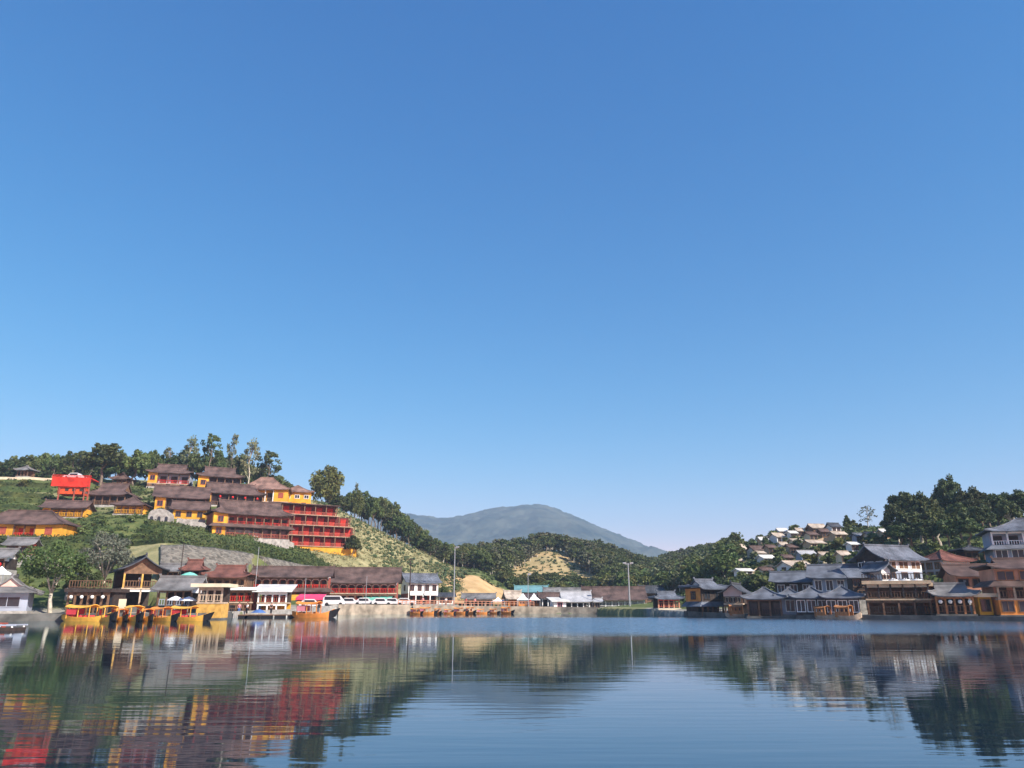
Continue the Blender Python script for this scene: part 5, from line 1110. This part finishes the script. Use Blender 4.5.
for i, (px, lab) in enumerate(oc):
    moor('bo', px, 614, -35 + 28 * math.sin(i * 2.3), .62 + .12 * math.sin(i * 1.7), 'small orange boat ' + lab.replace('right half', 'wide front'), GO, shoreD(px) - 2.2)
GB = 'brown cabin boats on the shaded shore'
for px, py, yaw, sc, lab in [(739, 617.6, -8, 1.0, 'brown cabin boat beside the dark orange ended restaurant'), (774, 617.8, -6, 1.0, 'brown cabin boat in front of the longest hut'), (826, 619, -62, .9, 'brown cabin boat seen nearly end on, beside the cream door'), (848, 619.4, -48, .95, 'brown cabin boat closest to the long shaded restaurant')]:
    moor('bb', px, py, yaw, sc, lab, GB)
# raft at the frame edge
x = P(-8, 634, 58).x
t = thing('raft', 'low wooden raft with white rails and a red bench at the frame edge', 'raft', (x, 58, 0.0), R(4))
link('deck', MB().box(-2.0, 1.9, -.8, .8, -.1, .22).mesh('deck', 'dark_wood'), t)
for yy in (-.78, .78): link('rail', MB().box(-2.0, 2.0, yy - .05, yy + .05, .34, .44).mesh('rail', 'grey_blue'), t)
for xx in (-1.8, 0, 1.75):
    for yy in (-.78, .78): link('rail_post', MB().box(xx - .05, xx + .05, yy - .04, yy + .04, .22, .335).mesh('rail_post', 'white'), t)
link('bench', MB().box(-1.2, .9, -.2, .2, .45, .55).box(-1.1, -.95, -.15, .15, .221, .449).box(.65, .8, -.15, .15, .221, .449).mesh('bench', 'brick_red'), t)
# floating dock in front of the white canopied restaurant
t = thing('floating_dock', 'dark floating dock in front of the white canopied restaurant', 'dock', (P(262, 617, 119).x, 119, 0), R(6))
link('deck', MB().box(-5.6, 5.2, -1, 1, .3, .42).mesh('deck', 'wood'), t)
for xx in np.linspace(-5, 4.6, 6): link('float', MB().box(xx - .7, xx + .7, -.9, .9, -.15, .298).mesh('float', 'black'), t)

# ------------------------------------------------------------------ vehicles on the quay
def car_proto(key, Lc, Hc, kind):
    root = bpy.data.objects.new('parked_van' if kind == 'van' else 'parked_car', None); COL.objects.link(root); w = .86
    if kind == 'van': pr = [(-Lc/2, .35), (Lc/2, .35), (Lc/2, .9), (Lc/2 - .25, 1.1), (Lc/2 - .9, Hc - .06), (Lc/2 - 1.2, Hc), (-Lc/2 + .15, Hc), (-Lc/2, Hc - .2)]; ws = [(-Lc/2 + .3, Lc/2 - 1.05)]
    else: pr = [(-Lc/2, .35), (Lc/2, .35), (Lc/2, .75), (Lc/2 - .3, .9), (Lc/2 - 1.2, .98), (Lc/2 - 1.8, Hc), (-Lc/2 + .9, Hc), (-Lc/2 + .2, .98), (-Lc/2, .9)]; ws = [(-Lc/2 + .75, Lc/2 - 1.75)]
    link('body', MB().prism(pr, 'y', -w, w).mesh('body', 'car_white'), root)
    for sy in (-1, 1):
        a, b_ = ws[0]; link('side_windows', MB().prism([(a, Hc * .58), (b_ + .2, Hc * .58), (b_, Hc - .16), (a, Hc - .16)], 'y', sy * w - .01 if sy > 0 else -w - .015, sy * w + .015 if sy > 0 else -w + .01).mesh('side_windows', 'glass'), root)
    wm = MB().lathe([(.33, -.1), (.33, .1)], 12).mesh('wheel', 'tyre')
    for xx in (-Lc/2 + .8, Lc/2 - .85):
        for sy in (-1, 1): o = link('wheel', wm, root, (xx, sy * (w - .06), .33)); o.rotation_euler = (math.pi / 2, 0, 0)
    for sy in (-1, 1): link('headlight', MB().box(Lc/2 - .03, Lc/2 + .015, sy * .6 - .16, sy * .6 + .16, .62, .76).mesh('headlight', 'metal'), root)
    root['category'] = 'van' if kind == 'van' else 'car'; remember(root); PROTO[key] = dict(root=root, used=False)
car_proto('van', 4.3, 1.95, 'van'); car_proto('car', 4.3, 1.5, 'car')
def park(key, px, D, yaw, label, z=None, py=603):
    x = P(px, py, D).x; z = ground(x, D) if z is None else z; p = PROTO[key]
    if not p['used']: p['used'] = True; o = p['root']; o.location = (x, D, z); o.rotation_euler = (0, 0, R(yaw))
    else: o = dup(p['root'], (x, D, z), R(yaw))
    o['label'] = label; o['group'] = 'white vehicles parked along the quay'
park('car', 312, 137, 12, 'small white car parked beside the pink awning'); park('van', 334, 155, 10, 'white van parked on the quay just past the small white car'); park('car', 351, 160, 8, 'white car parked under the wall end of the plain roofed inn')
park('car', 366, 164, 5, 'white car parked under the green awning, nearest the vans'); park('car', 382, 163.5, 12, 'white car parked below the middle of the green awning'); park('car', 394, 167, 4, 'white car parked at the end of the green awning'); park('car', 406, 170, 4, 'white car parked by the gable of the white two storey house')
D = offD(76, 119); g = at(76, D)
plat = [s for s in HS][0]
# ------------------------------------------------------------------ red lookout platform on the hilltop
D = (slope_hit(66, 503, 170, 40) or 170) - 1.0; zt = P(68, 479, D).z; x = P(69, 480, D - 2.8).x
t = thing('lookout_platform', 'bright red lookout platform on stilts over the tea slope', 'platform', (x, D, zt), R(12))
link('deck', MB().box(-4.3, 4.3, -3, 3, -.25, 0).mesh('deck', 'platform_red'), t)
link('side_panel', MB().box(-4.25, 4.25, -2.98, -2.8, -2.3, -.252).mesh('side_panel', 'platform_red'), t)
link('lower_room', MB().box(-2.8, 2.6, -2.4, 2.5, -4.0, -2.0).mesh('lower_room', 'red_orange'), t)
railing(t, -4.3, 4.3, -2.9, 0.0, 'platform_red', .5)
pm = MB().box(-.13, .13, -.13, .13, -5.5, -.26).mesh('stilt', 'brick_red')
for xx in (-2.4, 1.0, 3.2, 4.1): link('stilt', pm, t, (xx, -2.55, -2.3 if xx < 3.2 else 0))
for k in range(3): link('window', MB().box(-1.2 + k * 1.6, -.4 + k * 1.6, -2.45, -2.39, -3.3, -2.6).mesh('window', 'dark_wood'), t)
park('car', 74, D + .6, 180, 'white car standing on top of the red lookout platform', zt + .005, 474)

# ------------------------------------------------------------------ awnings, umbrellas, lanterns, posts
def awning(label, pa, pb_, py, D, m, dep=2.4, h=2.4):
    a, b_ = P(pa, py, D), P(pb_, py, D); w = b_.x - a.x; zg = ground((a.x + b_.x) / 2, D); zz = a.z
    t = thing('awning', label, 'awning', ((a.x + b_.x) / 2, D, zg)); z = zz - zg
    vs = [(-w/2, -dep/2, z - .35), (w/2, -dep/2, z - .35), (w/2, dep/2, z + .25), (-w/2, dep/2, z + .25)]; vs += [(p[0], p[1], p[2] - .06) for p in vs]
    link('cloth', MB().add(vs, [(0, 1, 2, 3), (7, 6, 5, 4), (0, 4, 5, 1), (1, 5, 6, 2), (2, 6, 7, 3), (3, 7, 4, 0)]).box(-w/2, w/2, -dep/2 - .03, -dep/2 - .003, z - .8, z - .36).mesh('cloth', m), t)
    for xx in (-w/2 + .1, 0, w/2 - .1): link('post', MB().box(xx - .05, xx + .05, -dep/2 + .1, -dep/2 + .2, -.3, z - .38).mesh('post', 'metal'), t)
awning('magenta awning in front of the arched red inn', 298, 325, 595.5, 146, 'awning_pink')
awning('small yellow awning beside the magenta awning', 290, 297.5, 596, 146, 'yellow')
awning('green awning along the plain roofed inn above the white cars', 362, 392, 597, 168, 'awning_green')
def tent(label, px, py, base, D, w):
    a = P(px, py, D); zg = P(px, base, D).z; t = thing('market_tent', label, 'tent', (a.x, D, zg)); h = a.z - zg; he = h * .45
    link('canopy', MB().add([(-w/2, -w/2, he), (w/2, -w/2, he), (w/2, w/2, he), (-w/2, w/2, he), (-w*.2, -w*.2, he + (h-he)*.45), (w*.2, -w*.2, he + (h-he)*.45), (w*.2, w*.2, he + (h-he)*.45), (-w*.2, w*.2, he + (h-he)*.45), (0, 0, h)], [(0,1,5,4), (1,2,6,5), (2,3,7,6), (3,0,4,7), (4,5,8), (5,6,8), (6,7,8), (7,4,8), (3,2,1,0)]).mesh('canopy', 'cloth_white'), t)
    for sx in (-1, 1):
        for sy in (-1, 1): link('pole', MB().box(sx*w*.47-.04, sx*w*.47+.04, sy*w*.47-.04, sy*w*.47+.04, -.2, he).mesh('pole', 'metal'), t)
tent('white peaked market tent nearest the grey roofed orange stall', 523, 593, 606, 186, 3.0); tent('white peaked market tent nearest the dark open shed', 534, 593, 606, 186, 3.0); tent('low white and blue market tent beside the market shed', 498, 597, 606, 182, 3.2)
tent('white cloth tent on the slope behind the pink gabled pavilion', 2, 566, 582, 111, 2.6)
def pole(name, label, cat, px, top, D, heads, m='metal', r=.09, base=None):
    a = P(px, top, D); zg = ground(a.x, D) - .3; t = thing(name, label, cat, (a.x, D, zg)); h = a.z - zg
    link('shaft', MB().tube([(0, 0, 0), (0, 0, h)], [r * 1.3, r * .7], 8).mesh('shaft', m), t)
    for k, hx in enumerate(heads):
        link('lamp_head', MB().box(hx - .42 if hx < 0 else hx - .32, hx + .32 if hx < 0 else hx + .42, -.22, .18, h - .14, h + .14).mesh('lamp_head', 'metal'), t)
    if heads: link('arm', MB().box(min(heads + [0]), max(heads + [0]), -.05, .05, h - .32, h - .145).mesh('arm', m), t)
    return t, h
pole('floodlight_mast', 'tall grey floodlight mast with two lamp heads before the long market hall', 'lamp post', 628, 563, 176, [-.75, .75], r=.16)
pole('lamp_mast', 'tall pale lamp mast with one bent head beside the white two storey house', 'lamp post', 455, 547, 177, [.55], r=.13)
pole('lamp_post', 'thin pale lamp post in front of the two white tents', 'lamp post', 528, 574, 180, [.3], r=.08)
t, h = pole('utility_pole', 'dark utility pole with crossarms at the white gable', 'pole', 411, 558, 178, [], 'dark_wood', .13)
for zz in (h - .4, h - 1.3): link('crossarm', MB().box(-.9, .9, -.16, -.08, zz, zz + .12).mesh('crossarm', 'dark_wood'), t)
pole('utility_pole', 'slim dark pole in front of the long brown market hall roof', 'pole', 592, 586, 180, [], 'dark_wood', .09)
pole('lamp_post', 'thin grey post in front of the plain roofed inn', 'lamp post', 367, 576, 158, [], r=.06)
pole('lamp_post', 'thin grey post in front of the arched red inn', 'lamp post', 306, 578, 130, [], r=.06)
pole('utility_pole', 'slim pole standing before the grey rubble wall', 'pole', 184, 543, 126, [], 'dark_wood', .08)
pole('lamp_post', 'thin pale post rising over the rust roofed teahouse terrace', 'lamp post', 259, 547, 132, [], r=.06)
def lantern_proto(key, m):
    root = bpy.data.objects.new('lantern', None); COL.objects.link(root); root['category'] = 'lantern'
    link('shade', MB().lathe([(.06, -.26), (.2, -.2), (.28, 0), (.2, .2), (.06, .26)], 10).mesh('shade', m), root); link('cap', MB().lathe([(.08, .262), (.08, .34), (.015, .36), (.015, .8)], 6).mesh('cap', 'dark_wood'), root)
    remember(root); PROTO[key] = dict(root=root, used=False)
lantern_proto('lr', 'lantern_red'); lantern_proto('lw', 'lantern_white')
def hang(key, px, py, D, label, sc=1.0, group=None):
    g = P(px, py, D); p = PROTO[key]
    if not p['used']: p['used'] = True; o = p['root']; o.location = g; o.scale = (sc,) * 3
    else: o = dup(p['root'], g, 0, sc)
    o['label'] = label
    if group: o['group'] = group
    elif 'group' in o: del o['group']
def under_eave(house, n, key, label, group, sc=1.0):
    s = [q for q in HS if q['label'].startswith(house)][0]; c, sn = math.cos(s['yaw']), math.sin(s['yaw'])
    for k in range(n):
        lx = -s['w'] / 2 + s['w'] * (k + .5) / n; ly = -s['d'] / 2 - .3; z = s['z'] + s['he'] - .75 * sc
        p = PROTO[key]; loc = (s['x'] + lx * c - ly * sn, s['y'] + lx * sn + ly * c, z)
        if not p['used']: p['used'] = True; o = p['root']; o.location = loc; o.scale = (sc,) * 3
        else: o = dup(p['root'], loc, 0, sc)
        o['label'] = label; o['group'] = group
under_eave('dark house with red lanterns', 4, 'lr', 'red lantern under the grey eave of the dark house above the pavilion', 'red lanterns of the dark house', 1.2)
under_eave('open waterside pavilion', 4, 'lw', 'white lantern hanging under the swept grey eave of the open pavilion', 'white lanterns of the open pavilion', .9)
under_eave('dark wooden teahouse', 4, 'lw', 'white lantern along the front of the dark teahouse', 'white lanterns of the teahouse', .8)
under_eave('long dark fronted hotel wing', 5, 'lr', 'red lantern along the eave of the long dark fronted hotel wing', 'red lanterns of the long hotel wing', 1.1)
def umbrella(label, px, py, D, zb, w=2.4, m='cloth_white'):
    g = P(px, py, D); h = g.z - zb; t = thing('umbrella', label, 'umbrella', (g.x, D, zb))
    link('canopy', MB().lathe([(w/2, h - .55), (w*.25, h - .18), (.04, h)], 10).mesh('canopy', m), t); link('pole', MB().tube([(0, 0, 0), (0, 0, h - .1)], .035, 6).mesh('pole', 'metal'), t)
sr = [q for q in HS if q['label'].startswith('long open shed')][0]
umbrella('white umbrella in front of the long grey roofed shed, nearest the white beamed shop', 176, 596, 103.5, .9, 2.2); umbrella('white umbrella in front of the long grey roofed shed, nearest the planked deck', 189, 596.5, 103.5, .9, 2.2)
umbrella('pale green umbrella on the terrace of the rust roofed teahouse', 190, 572, 126, P(190, 588, 126).z, 2.8, 'awning_green')
sr = [q for q in HS if q['label'].startswith('long shaded restaurant')][0]; zr = sr['z'] + sr['he'] + .45
for px, lab in [(893, 'white umbrella on the roof terrace beside the small gabled pavilion'), (905, 'white umbrella in the middle of the restaurant roof terrace'), (917, 'white umbrella at the sunny end of the restaurant roof terrace')]: umbrella(lab, px, 578, 104.5, zr, 1.9)
umbrella('blue umbrella on the floating dock', 259, 609, 119, .42, 2.4, 'cloth_blue')

# ------------------------------------------------------------------ people, far off on docks and balconies
def skin_mesh(verts, edges, radii, name, m, root=0):
    me = bpy.data.meshes.new(name); me.from_pydata(verts, edges, []); o = bpy.data.objects.new(name, me); COL.objects.link(o)
    md = o.modifiers.new('s', 'SKIN'); sk = me.skin_vertices[0].data if me.skin_vertices else None
    if sk is None:
        bm = bmesh.new(); bm.from_mesh(me); bm.verts.layers.skin.verify(); bm.to_mesh(me); bm.free(); sk = me.skin_vertices[0].data
    for i, r in enumerate(radii): sk[i].radius = (r, r) if not hasattr(r, '__len__') else r
    sk[root].use_root = True
    o.modifiers.new('d', 'SUBSURF').levels = 1
    dg = bpy.context.evaluated_depsgraph_get(); out = bpy.data.meshes.new_from_object(o.evaluated_get(dg)); out.name = name; out.materials.clear(); out.materials.append(MATS[m])
    bpy.data.objects.remove(o); return out
def person_meshes():
    v = [(0, 0, .95), (0, 0, 1.2), (0, 0, 1.40), (0, 0, 1.50), (0, -.02, 1.58), (0, -.02, 1.69), (.19, 0, 1.38), (.26, .02, 1.12), (.27, -.08, .88), (-.19, 0, 1.38), (-.26, .02, 1.12), (-.27, -.08, .88), (.09, 0, .88), (.10, -.02, .48), (.11, .02, .08), (.12, -.14, .04), (-.09, 0, .88), (-.10, -.02, .48), (-.11, .02, .08), (-.12, -.14, .04)]
    e = [(0,1),(1,2),(2,3),(3,4),(4,5),(2,6),(6,7),(7,8),(2,9),(9,10),(10,11),(0,12),(12,13),(13,14),(14,15),(0,16),(16,17),(17,18),(18,19)]
    r = [.14, .13, .14, .055, .095, .09, .06, .045, .035, .06, .045, .035, .085, .06, .042, .035, .085, .06, .042, .035]
    body = skin_mesh(v, e, r, 'body', 'skin')
    sv = [(0, 0, .92), (0, 0, 1.2), (0, 0, 1.41), (.19, 0, 1.38), (.25, .02, 1.16), (-.19, 0, 1.38), (-.25, .02, 1.16)]; se = [(0,1),(1,2),(2,3),(3,4),(2,5),(5,6)]; sr_ = [.17, .155, .15, .075, .065, .075, .065]
    tv_ = [(0, 0, .95), (.09, 0, .86), (.10, -.02, .48), (.11, .02, .12), (-.09, 0, .86), (-.10, -.02, .48), (-.11, .02, .12)]; te = [(0,1),(1,2),(2,3),(0,4),(4,5),(5,6)]; tr = [.155, .105, .08, .065, .105, .08, .065]
    return body, (sv, se, sr_), (tv_, te, tr)
body, shd, trd = person_meshes()
SH = {m: skin_mesh(*shd, 'shirt', m) for m in ('cloth_white', 'cloth_red', 'cloth_blue', 'cloth_pink', 'cloth_black')}; TR = {m: skin_mesh(*trd, 'trousers', m) for m in ('cloth_black', 'cloth_blue')}
hair = MB().lathe([(.095, 1.62), (.112, 1.68), (.10, 1.75), (.05, 1.795)], 10, (0, .005)).mesh('hair', 'cloth_black')
def person(px, D, z, yaw, sh, tr, label):
    x = P(px, 600, D).x; root = link('person', body, None, (x, D, z), R(yaw), True); tag(root, label, 'person')
    link('shirt', SH[sh], root, smooth=True); link('trousers', TR[tr], root, smooth=True); link('hair', hair, root)
person(240, 119.3, .42, 20, 'cloth_pink', 'cloth_blue', 'person in a pink shirt standing on the floating dock'); person(248, 119, .42, -40, 'cloth_white', 'cloth_black', 'person in a white shirt standing on the floating dock'); person(272, 119.2, .42, 60, 'cloth_black', 'cloth_black', 'person in black standing on the floating dock near the blue umbrella')
rs_ = [q for q in HS if q['label'].startswith('two storey waterside restaurant')][0]; zf = rs_['z'] + rs_['he'] / 2 + .1
for px, m, lab in [(266, 'cloth_white', 'person in white on the upper floor under the white canopy'), (274, 'cloth_red', 'person in red on the upper floor under the white canopy'), (281, 'cloth_blue', 'person in blue on the upper floor under the white canopy')]: person(px, rs_['y'] - 1.6 + (px - 274) * .02, zf, 10, m, 'cloth_black', lab)
rs_ = [q for q in HS if q['label'].startswith('dark gabled restaurant')][0]; person(138, rs_['y'] - 3.6, rs_['z'] + rs_['he'] / 2 + .1, 30, 'cloth_white', 'cloth_blue', 'person in white on the balcony under the dark gable')
# low fence along the quay at the head of the lake
t = thing('quay_fence', 'long low orange brown fence along the quay behind the small boats', 'fence', (0, 0, 0)); b = MB(); pts = [(P(p, 606, shoreD(p) + .5).x, shoreD(p) + .5, quayz(p) + .05) for p in np.arange(398, 536, 4)]
link('rail', MB().tube([(x, y, z + .95) for x, y, z in pts], .07, 5).mesh('rail', 'salmon'), t); link('lower_rail', MB().tube([(x, y, z + .5) for x, y, z in pts], .05, 5).mesh('lower_rail', 'salmon'), t)
pm = MB().box(-.07, .07, -.07, .07, 0, 1.05).mesh('post', 'salmon')
for q in pts: link('post', pm, t, q)

for px, m, lab in [(423, 'cloth_pink', 'person in pink by the quay fence below the white two storey house'), (446, 'cloth_white', 'person in white by the quay fence near the low white hut'), (466, 'cloth_red', 'person in red by the quay fence next to the lamp mast'), (475, 'cloth_pink', 'person in pink in front of the market shed'), (503, 'cloth_blue', 'person in blue in front of the low white and blue tent'), (530, 'cloth_red', 'person in red between the two white peaked tents and the quay')]:
    D_ = shoreD(px) + 2.5; person(px, D_, quayz(px) + .02, px * 7 % 90 - 45, m, 'cloth_black', lab)
bx = P(122, 606, 94.5); t = thing('notice_board', 'blank white notice board among the yellow boats below the white beamed shop', 'board', (bx.x, 94.5, -.5), R(12))
link('panel', MB().box(-.42, .42, -.04, .04, 1.9, 3.0).mesh('panel', 'cream'), t)
for xx in (-.3, .3): link('post', MB().box(xx - .05, xx + .05, .041, .12, 0, 2.9).mesh('post', 'pale_wood'), t)
